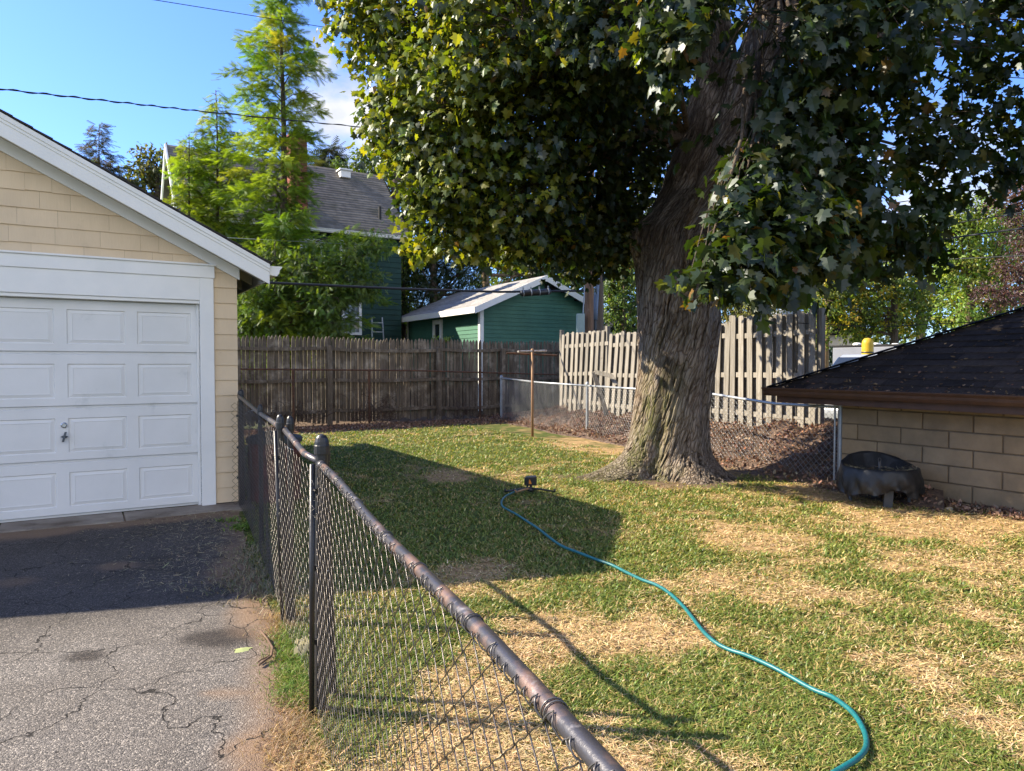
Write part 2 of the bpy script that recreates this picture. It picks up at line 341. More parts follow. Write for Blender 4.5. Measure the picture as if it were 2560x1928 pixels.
Z = .014 - .012 * sstep(.12, 0, de) + .004 * nz
KEEP = T_ < 8.0
FQ = np.stack([idx[:-1, :-1], idx[:-1, 1:], idx[1:, 1:], idx[1:, :-1]], -1).reshape(-1, 4)
FQ = FQ[KEEP.ravel()[FQ].all(1)]
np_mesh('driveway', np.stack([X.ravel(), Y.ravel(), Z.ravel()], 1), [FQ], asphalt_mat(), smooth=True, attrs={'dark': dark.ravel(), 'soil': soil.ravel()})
tag(bpy.data.objects['driveway'], kind='structure')
# cracked concrete apron at the garage door
b_ = MB(); sx = [-4.2, -3.1, -1.75, -.65, .35, 1.55]
for i in range(5):
    b_.prism([W(sx[i] + .006, 7.66 + .03 * math.sin(i * 3), -.05), W(sx[i + 1] - .006, 7.66 + .03 * math.sin(i * 3 + 2), -.05), W(sx[i + 1] - .006, 8.10, -.05), W(sx[i] + .006, 8.10, -.05)], Vector((0, 0, .072 + .004 * (i % 2))))
tag(b_.build('driveway_apron', CONC, bevel=.006), kind='structure')
# parking lot and road beyond the fences
b_ = MB(); b_.add([W(12.2, -20, -.03), W(40, -20, -.03), W(40, 15.5, -.03), W(12.2, 15.5, -.03)], [(0, 1, 2, 3)])
tag(b_.build('parking_lot', Mt('lot_asphalt', (.12, .12, .125), (.18, .18, .18), .9, 20, bump=.3)), kind='structure')
b_ = MB(); b_.add([W(40.5, -60, -.02), W(46, -60, -.02), W(46, 60, -.02), W(40.5, 60, -.02)], [(0, 1, 2, 3)])
tag(b_.build('road', Mt('road_asphalt', (.07, .07, .072), (.10, .10, .10), .9, 20)), kind='structure')
# ================================================================ CREAM GARAGE
C0 = Vector((-2.96, 7.65, 0)); GS, GT = ST(C0)
def GW(s, o, z): return W(GS + s, GT - o, z)         # s along the front (0 = right corner), o outward
gar = thing('cream_garage', 'cream shingled garage with white panelled overhead door and white gable trim', 'garage', tuple(C0))
gb = ORG[gar.name]
HW = 2.8; SL = .51; ZE = 2.574; OV = .29; ZD = 2.17
def rz(s): return ZE + SL * (OV - s) if s > -HW else ZE + SL * (OV + 2 * HW + s)
def gbox(mb, s0, s1, o0, o1, z0, z1, tone=None): mb.wbox(GS + s0, GS + s1, GT - o1, GT - o0, z0, z1, tone)
b_ = MB()
gbox(b_, -.36, 0, -.12, 0, 0, 2.5); gbox(b_, -5.6, -5.24, -.12, 0, 0, 2.5); gbox(b_, -5.24, -.36, -.12, 0, ZD, 2.5)
b_.prism([GW(0, 0, 2.5), GW(0, 0, rz(0) - .16), GW(-HW, 0, rz(-HW) - .16), GW(-5.6, 0, rz(0) - .16), GW(-5.6, 0, 2.5)], W(0, .12))
gbox(b_, -.12, 0, -7, -.12, 0, rz(0) - .16); gbox(b_, -5.6, -5.48, -7, -.12, 0, rz(0) - .16); gbox(b_, -5.48, -.12, -7, -6.88, 0, 2.5)
b_.build('wall', CREAM, gar)
# shingle courses
b_ = MB()
def shingle_run(s0f, s1f, z0, h, rs):
    s = s1f
    while s > s0f + .01:
        w = rs.uniform(.16, .46); e = max(s - w, s0f)
        if e - s0f < .05: e = s0f
        dz = rs.uniform(-.004, .004); a, c = e + .0007, s - .0007; zt = z0 + h + .012
        lim = lambda q: rz(q) - .175
        z1a, z1c = min(zt, lim(a)), min(zt, lim(c))
        z1a, z1c = max(z1a, z0 + dz + .001), max(z1c, z0 + dz)
        if z1a > z0 + .008:
            ob, ot = .019 + rs.uniform(-.002, .003), .007
            P = [GW(a, ob, z0 + dz), GW(c, ob, z0 + dz), GW(c, ot, z1c), GW(a, ot, z1a), GW(a, 0, z0 + dz), GW(c, 0, z0 + dz), GW(c, 0, z1c), GW(a, 0, z1a)]
            b_.add(P, [(0, 1, 2, 3), (0, 4, 5, 1), (0, 3, 7, 4), (1, 5, 6, 2), (3, 2, 6, 7)], rs.uniform(.965, 1.03))
        s = e
rs = random.Random(3); h = .163; z = .03; k = 0
while z < 4.2:
    if z < 2.45: shingle_run(-.222, .012, z, h, rs)
    if z > 2.53 - h:
        zz = max(z, 2.56) if z < 2.56 < z + h else z
        lo = -HW
        for lo, hi in ((-2 * HW, .012),):
            if z >= 2.45: shingle_run(-3.4, min(.012, (ZE + SL * OV - .175 - z) / SL), z, h, rs)
            elif z + h > 2.45: pass
    z += h; k += 1
b_.build('shingles', CREAM, gar)
# door trim
b_ = MB()
gbox(b_, -.36, -.225, -.10, .040, .0, 2.405); gbox(b_, -5.38, -5.24, -.10, .040, 0, 2.405)
gbox(b_, -5.24, -.36, -.10, .037, ZD, 2.405); gbox(b_, -5.40, -.215, -.02, .05, 2.405, 2.53); gbox(b_, -5.42, -.20, -.02, .066, 2.53, 2.55)
gbox(b_, -.385, -.36, -.10, -.03, .0, ZD); gbox(b_, -5.24, -.36, -.10, .022, ZD - .035, ZD - .001)
b_.build('door_frame', WHITE, gar, bevel=.004)
# overhead door with raised panels
dr = None; b_ = MB(); cols = 8; rows = 4; s1 = -.385; s0 = -5.22; cw = (s1 - s0) / cols; rh = (ZD - .06) / rows; o0 = -.055
b2 = MB(); gbox(b2, s0 - .03, s1 + .02, -.10, -.075, .02, ZD)
for r in range(rows):
    za = .035 + r * rh; zb = za + rh
    # lip grooves at the section joints
    for c in range(cols):
        a = s0 + c * cw; e = a + cw
        rings = [(0, 0, .012, .010, -.014), (0, 0, .02, .016, 0), (.052, .052, .125, .095, 0), (.060, .060, .133, .103, -.012), (.098, .098, .171, .141, -.001), (.104, .104, .176, .146, -.004)]
        P = []
        for (l, rr, tb, bb, dd) in rings:
            P += [GW(a + l, o0 + dd, za + bb * .9), GW(e - rr, o0 + dd, za + bb * .9), GW(e - rr, o0 + dd, zb - .0025 - tb * .85), GW(a + l, o0 + dd, zb - .0025 - tb * .85)]
        fs = []
        for i in range(len(rings) - 1):
            for j in range(4): fs.append((i * 4 + j, i * 4 + (j + 1) % 4, i * 4 + 4 + (j + 1) % 4, i * 4 + 4 + j))
        q = (len(rings) - 1) * 4; fs.append((q, q + 1, q + 2, q + 3)); b_.add(P, fs)
for f, vv in ((b2.f, b2.v),):
    b_.add(vv, f)
door = b_.build('garage_door', DOORW, gar)
def GDp(u, v, o=-.05):    # point on the door plane seen at pixel
    d = pixdir(u, v); n = W(0, -1); p0 = GW(0, o, 0); t = (p0 - Vector((0, 0, EYE))).dot(n) / d.dot(n); return Vector((0, 0, EYE)) + d * t
nrm = W(0, -1); sdv = W(1, 0); Zv = Vector((0, 0, 1))
lk = GDp(160, 1063, -.05); b_ = MB()
def disc(mb, c, r, th, n=20, bev=.7):
    for (ra, rb, oa, ob) in ((r, r * bev, 0, th),):
        vs = [c + (sdv * math.cos(2 * PI * i / n) + Zv * math.sin(2 * PI * i / n)) * q + nrm * o for q, o in ((r, -.01), (r, th * .6), (r * bev, th), (r * .45, th), (r * .4, th * .6)) for i in range(n)]
        fs = [(j * n + i, j * n + (i + 1) % n, (j + 1) * n + (i + 1) % n, (j + 1) * n + i) for j in range(4) for i in range(n)] + [tuple(range(4 * n, 5 * n))]
        mb.add(vs, fs)
disc(b_, lk, .027, .014); b_.build('lock', Mt('chrome', (.6, .6, .62), (.45, .45, .45), .25, 20, metal=.9), door)
hd = GDp(161, 1092, -.05); b_ = MB(); HM = Mt('dark_handle', (.09, .10, .11), (.13, .14, .15), .4, 30, metal=.4)
disc(b_, hd, .014, .03); b_.box(hd + nrm * .03, sdv * .010 + Zv * .001, (Zv * .048 + sdv * .012), nrm * .008)
b_.prism([hd - sdv * .034 + nrm * .006, hd + Zv * .018 + nrm * .006, hd + sdv * .034 + nrm * .006, hd - Zv * .018 + nrm * .006], nrm * .012)
b_.build('handle', HM, door, bevel=.004)
# roof
b_ = MB()
for sg in (0, 1):
    def q(s, o, dz=0):
        return GW(s if sg == 0 else -5.6 - s, o, ZE + SL * (OV - s) + dz)
    ss = np.linspace(OV + .02, -HW, 22)
    for i in range(len(ss) - 1):
        a, e = ss[i], ss[i + 1]; jit = .006 * math.sin(i * 7.3)
        P = [q(a, .325 + jit, .012), q(e, .325 + jit, .004), q(e, -7.3, .004), q(a, -7.3, .012), q(a, .325 + jit, -.004), q(e, .325 + jit, -.012), q(e, -7.3, -.012), q(a, -7.3, -.004)]
        b_.add(P, [(0, 1, 2, 3), (4, 7, 6, 5), (0, 4, 5, 1), (0, 3, 7, 4), (2, 3, 7, 6), (1, 5, 6, 2)])
b_.build('roof', ROOFD, gar)
def rake(mb, o0, o1, dz0, dz1, s_lo=OV, both=True):
    for sg in ((0, 1) if both else (0,)):
        f = lambda s, o, dz: GW(s if sg == 0 else -5.6 - s, o, ZE + SL * (OV - s) + dz)
        mb.add([f(s_lo, o0, dz0), f(s_lo, o0, dz1), f(-HW, o0, dz1), f(-HW, o0, dz0), f(s_lo, o1, dz0), f(s_lo, o1, dz1), f(-HW, o1, dz1), f(-HW, o1, dz0)],
               [(0, 1, 2, 3), (7, 6, 5, 4), (0, 4, 5, 1), (1, 5, 6, 2), (0, 3, 7, 4)])
b_ = MB(); rake(b_, .275, .300, -.225, -.015); rake(b_, .300, .308, -.098, -.016); rake(b_, .308, .318, -.066, -.017); b_.build('fascia_board', WHITE, gar, bevel=.003)
b_ = MB(); rake(b_, .015, .045, -.30, -.18, s_lo=.035); b_.build('frieze_board', WHITE, gar, bevel=.003)
b_ = MB(); rake(b_, .045, .274, -.185, -.165, s_lo=OV); rake(b_, -7.2, .044, -.062, -.045, s_lo=OV - .02)
for o in np.arange(-.45, -7, -.61):
    b_.add([GW(.26, o, ZE - .06), GW(-.1, o, ZE + SL * .39 - .06), GW(-.1, o, ZE + SL * .39 - .17), GW(.26, o, ZE - .17), GW(.26, o - .045, ZE - .06), GW(-.1, o - .045, ZE + SL * .39 - .06), GW(-.1, o - .045, ZE + SL * .39 - .17), GW(.26, o - .045, ZE - .17)],
           [(0, 1, 2, 3), (7, 6, 5, 4), (0, 3, 7, 4), (3, 2, 6, 7)])
b_.build('soffit', SOFFIT, gar)
def gutter(mb, f, n0, n1, sc=1.0):   # K-style profile swept from n0 to n1; f(out, z, along)
    prof = [(0, 0), (0, -.095), (.075, -.105), (.10, -.07), (.105, -.04), (.128, -.012), (.130, 0), (.118, 0), (.10, -.03), (.07, -.095), (.008, -.088), (.008, 0)]
    prof = [(a * sc, z * sc) for a, z in prof]; n = len(prof)
    vs = [f(a, z, n0) for a, z in prof] + [f(a, z, n1) for a, z in prof]
    fs = [(i, (i + 1) % n, n + (i + 1) % n, n + i) for i in range(n)]
    cap = [0, 1, 2, 3, 4, 5, 6, 7]; fs += [tuple(cap), tuple(n + i for i in cap)]
    mb.add(vs, fs)
b_ = MB(); gutter(b_, lambda a, z, o: GW(OV + .003 + a, o, ZE - .03 + z), .285, -7.3); gbox(b_, OV - .018, OV, -7.3, .274, ZE - .19, ZE - .012); b_.build('gutter', WHITE, gar)

# ================================================================ BLOCK GARAGE (right)
BS = 8.13; BT = 5.44
blk = thing('block_garage', 'low tan concrete block garage with dark hipped shingle roof and brown gutter', 'garage', tuple(W(BS, BT)))
BLOCK = Mt('tan_block', (.30, .215, .125), (.225, .162, .095), .85, 4, bump=.5, bs=70, tone=True, c3=(.17, .125, .08), ns3=2.2, thr3=(.56, .74), dist=.006)
b_ = MB(); b_.wbox(BS, BS + 6.6, -9, BT, -.3, 1.09); b_.build('wall', Mt('tan_mortar', (.17, .12, .075), (.12, .09, .055), .9, 8, bump=.4, bs=60), blk)
b_ = MB(); rs = random.Random(5); rowh = .19; zt = 1.145; r = 0
while zt > -.1:
    t = BT - (.47 if r % 2 else .22) + .0
    b_.wbox(BS - .016, BS + .01, t + .012, BT - .004, zt - rowh + .014, zt, rs.uniform(.9, 1.05))
    while t > -5:
        t2 = t - .535
        j = rs.uniform(-.002, .002)
        b_.wbox(BS - .016 + j, BS + .01, t2 + .016, t, zt - rowh + .014, zt, rs.uniform(.88, 1.08)); t = t2
    zt -= rowh; r += 1
b_.build('block_courses', BLOCK, blk, bevel=.007)
ES, ET, EZ = 7.72, 6.24, 1.185    # eave line
HIPR = 3.7; HSL = .475
def hip(s_in): return EZ + HSL * s_in
b_ = MB(); ncr = 24
cb = MB()
for i in range(ncr):       # overlapping shingle courses on the visible slope and the hip end
    a, e = i * HIPR / ncr, (i + 1) * HIPR / ncr
    P = [W(ES + a, ET - a, hip(a) + .014), W(ES + a, -9, hip(a) + .014), W(ES + e, -9, hip(e) + .004), W(ES + e, ET - e, hip(e) + .004), W(ES + a, ET - a, hip(a)), W(ES + a, -9, hip(a))]
    tq = ET - a; lo_ = -4.0
    while tq > lo_:
        t2 = max(tq - RNG.uniform(.22, .36), lo_); g_ = .004; te = min(tq, ET - e)
        cb.add([W(ES + a, tq - g_, hip(a) + .016), W(ES + a, t2, hip(a) + .016), W(ES + e, min(t2, te - .001), hip(e) + .004), W(ES + e, te, hip(e) + .004), W(ES + a, tq - g_, hip(a)), W(ES + a, t2, hip(a))], [(0, 1, 2, 3), (0, 4, 5, 1)], RNG.uniform(.6, 1.45)); tq = t2
    P[1] = W(ES + a, -9, hip(a) + .014); P[0] = W(ES + a, lo_, hip(a) + .014); P[3] = W(ES + e, lo_, hip(e) + .004); P[4] = W(ES + a, lo_, hip(a)); cb.add(P, [(0, 1, 2, 3), (0, 4, 5, 1)])
    P = [W(ES + a, ET - a, hip(a) + .014), W(ES + 2 * HIPR - a, ET - a, hip(a) + .014), W(ES + 2 * HIPR - e, ET - e, hip(e) + .004), W(ES + e, ET - e, hip(e) + .004), W(ES + a, ET - a, hip(a)), W(ES + 2 * HIPR - a, ET - a, hip(a))]
    cb.add(P, [(3, 2, 1, 0), (1, 5, 4, 0)])
cb.add([W(ES + HIPR, ET - HIPR, hip(HIPR)), W(ES + HIPR, -9, hip(HIPR)), W(ES + 2 * HIPR, -9, EZ), W(ES + 2 * HIPR, ET, EZ)], [(0, 1, 2), (0, 2, 3)])
ROOFB = Mt('brown_black_shingle', (.030, .022, .020), (.048, .038, .034), .92, 30, bump=.6, bs=90, spec=.15, tone=True, c3=(.065, .05, .04), ns3=3, thr3=(.55, .75))
cb.build('roof', ROOFB, blk)
b_ = MB(); pts = [W(ES + a, ET - a, hip(a) + .014) for a in np.linspace(0, HIPR, 12)]
for i in range(11):
    a = (pts[i + 1] - pts[i]); b_.box((pts[i] + pts[i + 1]) / 2 + Vector((0, 0, .012)), a * .52, W(1, 1).normalized() * .09, Vector((0, 0, .008)))
b_.build('hip_cap', ROOFB, blk)
b_ = MB(); gutter(b_, lambda a, z, t: W(ES - .002 - a, t, EZ + .02 + z), ET, -9)
b_.build('gutter', BROWNP, blk, bevel=.003)
b_ = MB(); b_.wbox(ES + .001, ES + .02, -9, ET - .14, EZ - .17, EZ - .01); b_.wbox(ES + .02, ES + 2 * HIPR, ET - .16, ET - .14, EZ - .17, EZ - .01)
b_.add([W(ES + .02, -9, EZ - .165), W(BS, -9, EZ - .165), W(BS, ET - .16, EZ - .165), W(ES + .02, ET - .16, EZ - .165)], [(0, 1, 2, 3)])
b_.wbox(BS - .02, BS + 6.6, BT, ET - .16, EZ - .17, EZ - .155); b_.build('fascia_board', BROWNP, blk, bevel=.003)
b_ = MB(); rs = random.Random(8); t = BT - .3       # old foam edging hanging under the fascia
while t > -2: w = rs.uniform(.08, .2); b_.box(W(BS - .03, t, 1.035), W(.012, .002), W(0, w * .5), Vector((0, 0, rs.uniform(.012, .03)))); t -= w * rs.uniform(1, 2.2)
b_.build('drip_strip', BROWNP, blk, bevel=.008)

# ================================================================ CHAIN LINK
def chain(p0, p1, z0, z1, A=.019, h=.036, r=.0016, n=4, sub=3, wav=.01, off=None, seed=0):
    """woven wires between ground points p0 and p1; z0,z1 bottom/top heights (numbers or arrays of 2)"""
    p0 = np.array(p0[:2], float); p1 = np.array(p1[:2], float); L_ = np.hypot(*(p1 - p0)); d = (p1 - p0) / L_; nn = np.array([-d[1], d[0]])
    Wn = max(2, int(L_ / (2 * A))); rg = np.random.default_rng(seed)
    k = np.arange(Wn)[:, None]; xk = (k + .5) * 2 * A
    z1s, z1e = z1 if hasattr(z1, '__len__') else (z1, z1); z0s, z0e = z0 if hasattr(z0, '__len__') else (z0, z0)
    Hm = max(z1s, z1e) - min(z0s, z0e); m = int(Hm / h); j = np.arange(m * sub + 1)[None, :] / sub
    ph = (j + k) % 2; tri = 1 - 2 * np.abs(((j + k + 1) % 2) - 1)     # -1..1
    tri = np.sign(tri) * (1 - (1 - np.abs(tri)) ** 1.25)
    x = xk + A * 1.06 * tri
    fr = xk / L_; zb = z0s + (z0e - z0s) * fr; zt = z1s + (z1e - z1s) * fr
    z = zb + (zt - zb) * (j / (m))
    lo = wav * (fbm(x * 1.1 + seed, z * 1.4, seed, 3) - .5) * 2
    y = lo + r * 1.25 * np.sign(np.cos(PI * j / 1.0)) * np.abs(np.cos(PI * j)) * ((k % 2) * 2 - 1)
    x = x + .5 * wav * (fbm(x * 3, z * 3, seed + 5, 2) - .5)
    P = np.stack([p0[0] + d[0] * x + nn[0] * y, p0[1] + d[1] * x + nn[1] * y, z], -1)    # W,P,3
    T = np.gradient(P, axis=1); T /= np.linalg.norm(T, axis=-1, keepdims=True) + 1e-9
    N1 = np.array([nn[0], nn[1], 0.0]); S1 = np.cross(T, N1); S1 /= np.linalg.norm(S1, axis=-1, keepdims=True) + 1e-9; N2 = np.cross(S1, T)
    Wc, Pc = P.shape[:2]; ring = []
    for a in range(n):
        an = 2 * PI * a / n; ring.append(P + r * (S1 * math.cos(an) + N2 * math.sin(an)))
    V = np.stack(ring, 2).reshape(-1, 3)    # W,P,n,3
    i = np.arange(Wc * Pc * n).reshape(Wc, Pc, n); i2 = np.roll(i, -1, 2)
    Fq = np.stack([i[:, :-1], i2[:, :-1], i2[:, 1:], i[:, 1:]], -1).reshape(-1, 4)
    return V, Fq
def capped_post(mb, p, r, z1, cap=1.25, lean=(0, 0), n=16, z0=-.05):
    top = Vector((p[0] + lean[0], p[1] + lean[1], z1)); bt = Vector((p[0], p[1], z0)); mb.tube([bt, bt.lerp(top, .5), top], r, n)
    c = top; rr = r * cap
    mb.lathe(c, [(rr, -.05), (rr * 1.03, -.045), (rr * 1.03, -.012), (rr * .97, -.008), (rr * .93, .006), (rr * .78, .022), (rr * .5, .033), (rr * .15, .037), (.001, .037)], n)
PA = Vector((-2.86, 7.50, 0)); P1 = G(654, 1355); P2 = G(724, 1552); P3 = G(801, 1776); P3b = G(832, 1741)
dirn = Vector((.114 + .81, .736 - 3.1, 0)).normalized()
bf = thing('black_chain_link_fence', 'black chain link fence with worn brown top rail beside the driveway', 'fence', tuple(P3))
RT = [pix(597, 990, PA.y - .02), pix(646, 1031, 6.2), pix(711, 1074, P2.y), pix(740, 1108, 3.86), pix(762, 1135, 3.55), pix(794, 1152, P3.y + .06)]
b_ = MB(); b_.tube(RT, [.017, .017, .017, .0165, .016, .0155], 14)
for p, q in ((RT[3], RT[4]),): b_.tube([p, p.lerp(q, .12)], .0195, 14)
b_.tube([RT[1], RT[1].lerp(RT[2], .10)], .020, 14)
b_.build('top_rail', RAILM, bf, smooth=True)
R3 = Vector((P3.x + .025, P3.y - .05, 1.078)); R4 = Vector((.107, .736, 1.066)); rd = (R4 - R3).normalized(); R5 = R4 + rd * 1.3
rail_pts = [R3]
for i in range(1, 12): 
    q = R3 + (R5 - R3) * i / 11; rail_pts.append(q + Vector((0, 0, .008 * math.sin(i * 1.3))))
b_ = MB(); b_.tube(rail_pts, .0135, 18); b_.tube([R3 - rd * .01, R3 + rd * .045], .0175, 18); b_.build('top_rail', RAILM, bf, smooth=True)
for nm, p, r, z1, ln in (('A', PA, .026, 1.20, (0, 0)), ('1', P1, .018, 1.13, (.0, 0)), ('2', P2, .019, 1.175, (-.045, .0)), ('2b', P2 + Vector((-.062, .24, 0)), .018, 1.15, (0, 0)), ('3', P3, .026, 1.165, (.015, .0)), ('3b', P3b, .021, 1.12, (-.03, 0))):
    b_ = MB(); capped_post(b_, p, r, z1, lean=ln)
    if nm == '2': b_.tube([p + Vector((0.012, -.01, -.03)), p + Vector((.008, -.01, .13))], .028, 14)
    if nm in 'A2' or nm == '3':
        for zb in (.3, .62, .95): b_.tube([p + Vector((ln[0] * zb, 0, zb)), p + Vector((ln[0] * zb, 0, zb + .022))], r + .004, 14); b_.box(p + Vector((ln[0] * zb - .02, -.025, zb + .011)), Vector((.018, 0, 0)), Vector((0, .006, 0)), Zv * .011)
    b_.build('post', BLACKM, bf, smooth=False)
b_ = MB(); b_.tube([P3 + Vector((-.024, -.050, .0)), P3 + Vector((-.012, -.050, 1.08))], .0115, 10); b_.build('tension_bar', BLACKM, bf, smooth=True); b_ = MB(); b_.tube([P2 + Vector((-.028, -.04, .0)), P2 + Vector((-.060, -.04, 1.12))], .010, 10); b_.build('tension_bar', BLACKM, bf, smooth=True)
off = Vector((-.024, -.012, 0)); rdh = Vector((rd.x, rd.y, 0)).normalized(); sdh = Vector((rdh.y, -rdh.x, 0)); sdh = sdh if sdh.x < 0 else -sdh
F3 = Vector((R3.x, R3.y, 0)) + sdh * .017 - off; P4 = F3 + rdh * 3.5
for i, (a, b, za, zb, wv, bt) in enumerate(((PA, P2, 1.12, 1.085, .02, .03), (P2 + Vector((-.02, -.02, 0)), P3 + Vector((0, .05, 0)), 1.08, 1.03, .014, .03), (F3, P4, 1.070, 1.060, .012, .01))):
    near = i == 2
    V, Fq = chain(a + off, b + off, bt, (za, zb), A=.0235, h=.037, r=.0013 if near else .0014, n=5 if near else 4, sub=4 if near else 3, wav=wv, seed=i + 1)
    np_mesh('chain_mesh', V, [Fq], WIREM, bf, smooth=True)
# loose wire ends beside the corner post and twisted ties along the rail
V, Fq = chain(PA + Vector((-.10, -.02, 0)), PA + Vector((0.0, -.02, 0)), .02, 1.10, r=.0017, wav=.03, seed=9); np_mesh('chain_mesh', V, [Fq], BLACKM, bf, smooth=True)
b_ = MB(); rs = random.Random(21); side = rd.cross(Zv).normalized()
if side.x > 0: side = -side
L_ = (R5 - R3).length; x = .12
def railp(x): 
    f = x / L_ * 11; i = min(int(f), 10); return rail_pts[i].lerp(rail_pts[i + 1], f - i)
while x < L_ - .05:          # selvage loops of the fabric lying against the rail
    c = railp(x); up = rs.uniform(.004, .030); r0 = .0158; pts = []
    a0 = rs.uniform(-1.25, -.95); a1 = rs.uniform(.15, 1.25); sh = rs.uniform(-.5, .5) * .02; sl_ = rs.choice((-1, 1)) * .015
    for q in np.linspace(0, 1, 9):
        a = a0 + (a1 - a0) * q; pts.append(c + rd * (sh + sl_ * (q - .5) * 1.6) + side * math.cos(a) * (r0 + .002 * rs.random()) + Zv * math.sin(a) * r0)
    for q in np.linspace(0, 1, 6)[1:]:
        a = a1 - (a1 - a0) * q * .8; pts.append(c + rd * (sh + sl_ * .8 + sl_ * 1.1 * q) + side * math.cos(a) * (r0 + .003) + Zv * math.sin(a) * r0)
    b_.tube(pts, .0013, 5, cap=False); x += rs.uniform(.027, .042)
x = .5
while x < L_:
    c = railp(x); 
    for w in range(2):
        pts = [c + rd * (w * .008 + .012 * q / 6) + side * math.cos(q) * .0155 + Zv * math.sin(q) * .0155 for q in np.linspace(-1.5, 4.2, 16)]
        b_.tube(pts, .0012, 5, cap=False)
    x += rs.uniform(.3, .45)
for (x, n) in ((.0, 14),):     # tangled tie wires at the post
    for i in range(n):
        c = R3 + Vector((rs.uniform(-.06, .0), rs.uniform(-.03, .09), rs.uniform(-.22, -.01))); pts = [c]
        for k in range(5): c = c + Vector((rs.uniform(-.03, .03), rs.uniform(-.03, .03), rs.uniform(-.02, .025))); pts.append(c)
        b_.tube(pts, .0011, 5, cap=False)
b_.build('wire_ties', Mt('bare_wire', (.05, .045, .045), (.16, .15, .14), .35, 40, metal=.5), bf, smooth=True)
b_ = MB(); c = pix(706, 1122, 4.3); b_.tube([c + Vector((-.05, 0, .0)), c, c + Vector((.02, 0, .012)), c + Vector((.06, .02, -.01))], .0025, 5)
b_.build('loose_wire', GALV, bf); b_ = MB(); c = pix(610, 1037, 7.2); b_.tube([c, c + Vector((.06, 0, .04)), c + Vector((.12, 0, .04)), c + Vector((.18, 0, .09))], .003, 5)
b_.build('loose_wire', GALV, bf); b_ = MB(); c = pix(795, 1433, 3.1); b_.tube([c + Vector((-.03, 0, .0)), c, c + Vector((.05, 0, .012))], .002, 5); b_.build('loose_wire', GALV, bf)

# galvanised fence in front of the leaf bank
gf = thing('galvanized_chain_link_fence', 'silver chain link fence running past the maple trunk to the block garage', 'fence', tuple(G(1468, 1087)))
q0, q1, q3 = G(1253, 1051), G(1468, 1087), G(2100, 1209)
q0 = Vector((q0.x, q0.y, 0)); q1 = Vector((q1.x, q1.y, 0)); q3 = Vector((q3.x, q3.y, 0)); q2 = q1.lerp(q3, .5)
q2 = G(1720, 1140); q2 = q1.lerp(q3, .42)
tops = [1.16, 1.08, 1.08, 1.0]
for p, z, r in ((q0, 1.18, .032), (q1, 1.10, .032), (q2, 1.08, .03), (q3, 1.02, .036)):
    b_ = MB(); capped_post(b_, p, r, z); b_.build('post', GALV, gf)
b_ = MB(); capped_post(b_, q3 + Vector((-.075, .0, 0)), .012, .98); b_.build('tension_bar', GALV, gf)
b_ = MB(); pt = pix(1265, 946, q0.y - .2)
b_.tube([q0 + Zv * 1.14, q0.lerp(q1, .5) + Zv * 1.07, q1 + Zv * 1.05], .021, 10); b_.tube([q1 + Zv * 1.05, q2 + Zv * 1.04], .021, 10)
rr = [q2 + Zv * 1.04, q2.lerp(q3, .3) + Zv * 1.045, q2.lerp(q3, .55) + Zv * .985, q2.lerp(q3, .7) + Zv * .95, q2.lerp(q3, .85) + Zv * .955, q3 + Zv * .965]
b_.tube(rr, .021, 10); b_.build('top_rail', GALV, gf, smooth=True)
for i, (a, b, za, zb) in enumerate(((q0, q1, 1.15, 1.06), (q1, q2, 1.06, 1.05), (q2, q3, 1.05, .98))):
    V, Fq = chain(a, b, .03, (za, zb), A=.024, h=.044, r=.0022, n=3, sub=2, wav=.03, seed=20 + i); np_mesh('chain_mesh', V, [Fq], GALV, gf, smooth=True)
# a second low mesh running back towards the picket fence corner
# ================================================================ PICKET FENCE
PT = 17.55; pf = thing('picket_fence', 'tall brown weathered picket fence with gothic tops across the back of the lawn', 'fence', tuple(W(8.3, PT)))
rs = random.Random(31); posts = [2.3, 5.31, 8.29, 10.3, 12.5]
for s in posts:
    b_ = MB(); b_.wbox(s - .055, s + .055, PT - .15, PT - .04, -.1, 1.98 + rs.uniform(-.03, .03), rs.uniform(.9, 1.2)); b_.build('post', OLDWOOD, pf, bevel=.008)
for i in range(4):
    a, e = posts[i], posts[i + 1]
    for zr in (.34, 1.10, 1.90):
        b_ = MB(); n = 6; dz = rs.uniform(-.03, .03)
        pts = [W(a + .05 + (e - a - .1) * k / n, PT - .045, zr + dz - .03 * math.sin(PI * k / n) + rs.uniform(-.006, .006)) for k in range(n + 1)]
        for k in range(n):
            m_ = (pts[k] + pts[k + 1]) / 2; b_.box(m_, (pts[k + 1] - pts[k]) * .5, W(0, .02), Zv * .042, 1.0)
        b_.build('rail', OLDWOOD, pf, bevel=.004)
    b_ = MB(); s = a - .02
    while s < e - .02:
        w = rs.uniform(.078, .088); zt = 2.19 + rs.uniform(-.025, .02) + .02 * math.sin(s * 1.7); ln = rs.uniform(-.012, .012); zb = .06 + rs.uniform(-.04, .05); tt = PT + rs.uniform(-.004, .012)
        if rs.random() < .02: zb += .25
        pr = [(0, zb), (w, zb), (w + ln, zt - .13), (w * .93 + ln, zt - .07), (w * .70 + ln, zt - .02), (w * .5 + ln, zt), (w * .30 + ln, zt - .02), (w * .07 + ln, zt - .07), (ln, zt - .13)]
        tn = rs.uniform(.75, 1.25) * (1.5 if rs.random() < .05 else 1)
        b_.prism([W(s + x, tt, z) for x, z in pr], W(0, .019), tn); s += w + (rs.uniform(.004, .018) if rs.random() < .8 else rs.uniform(.02, .035))
    b_.build('pickets', OLDWOOD, pf)
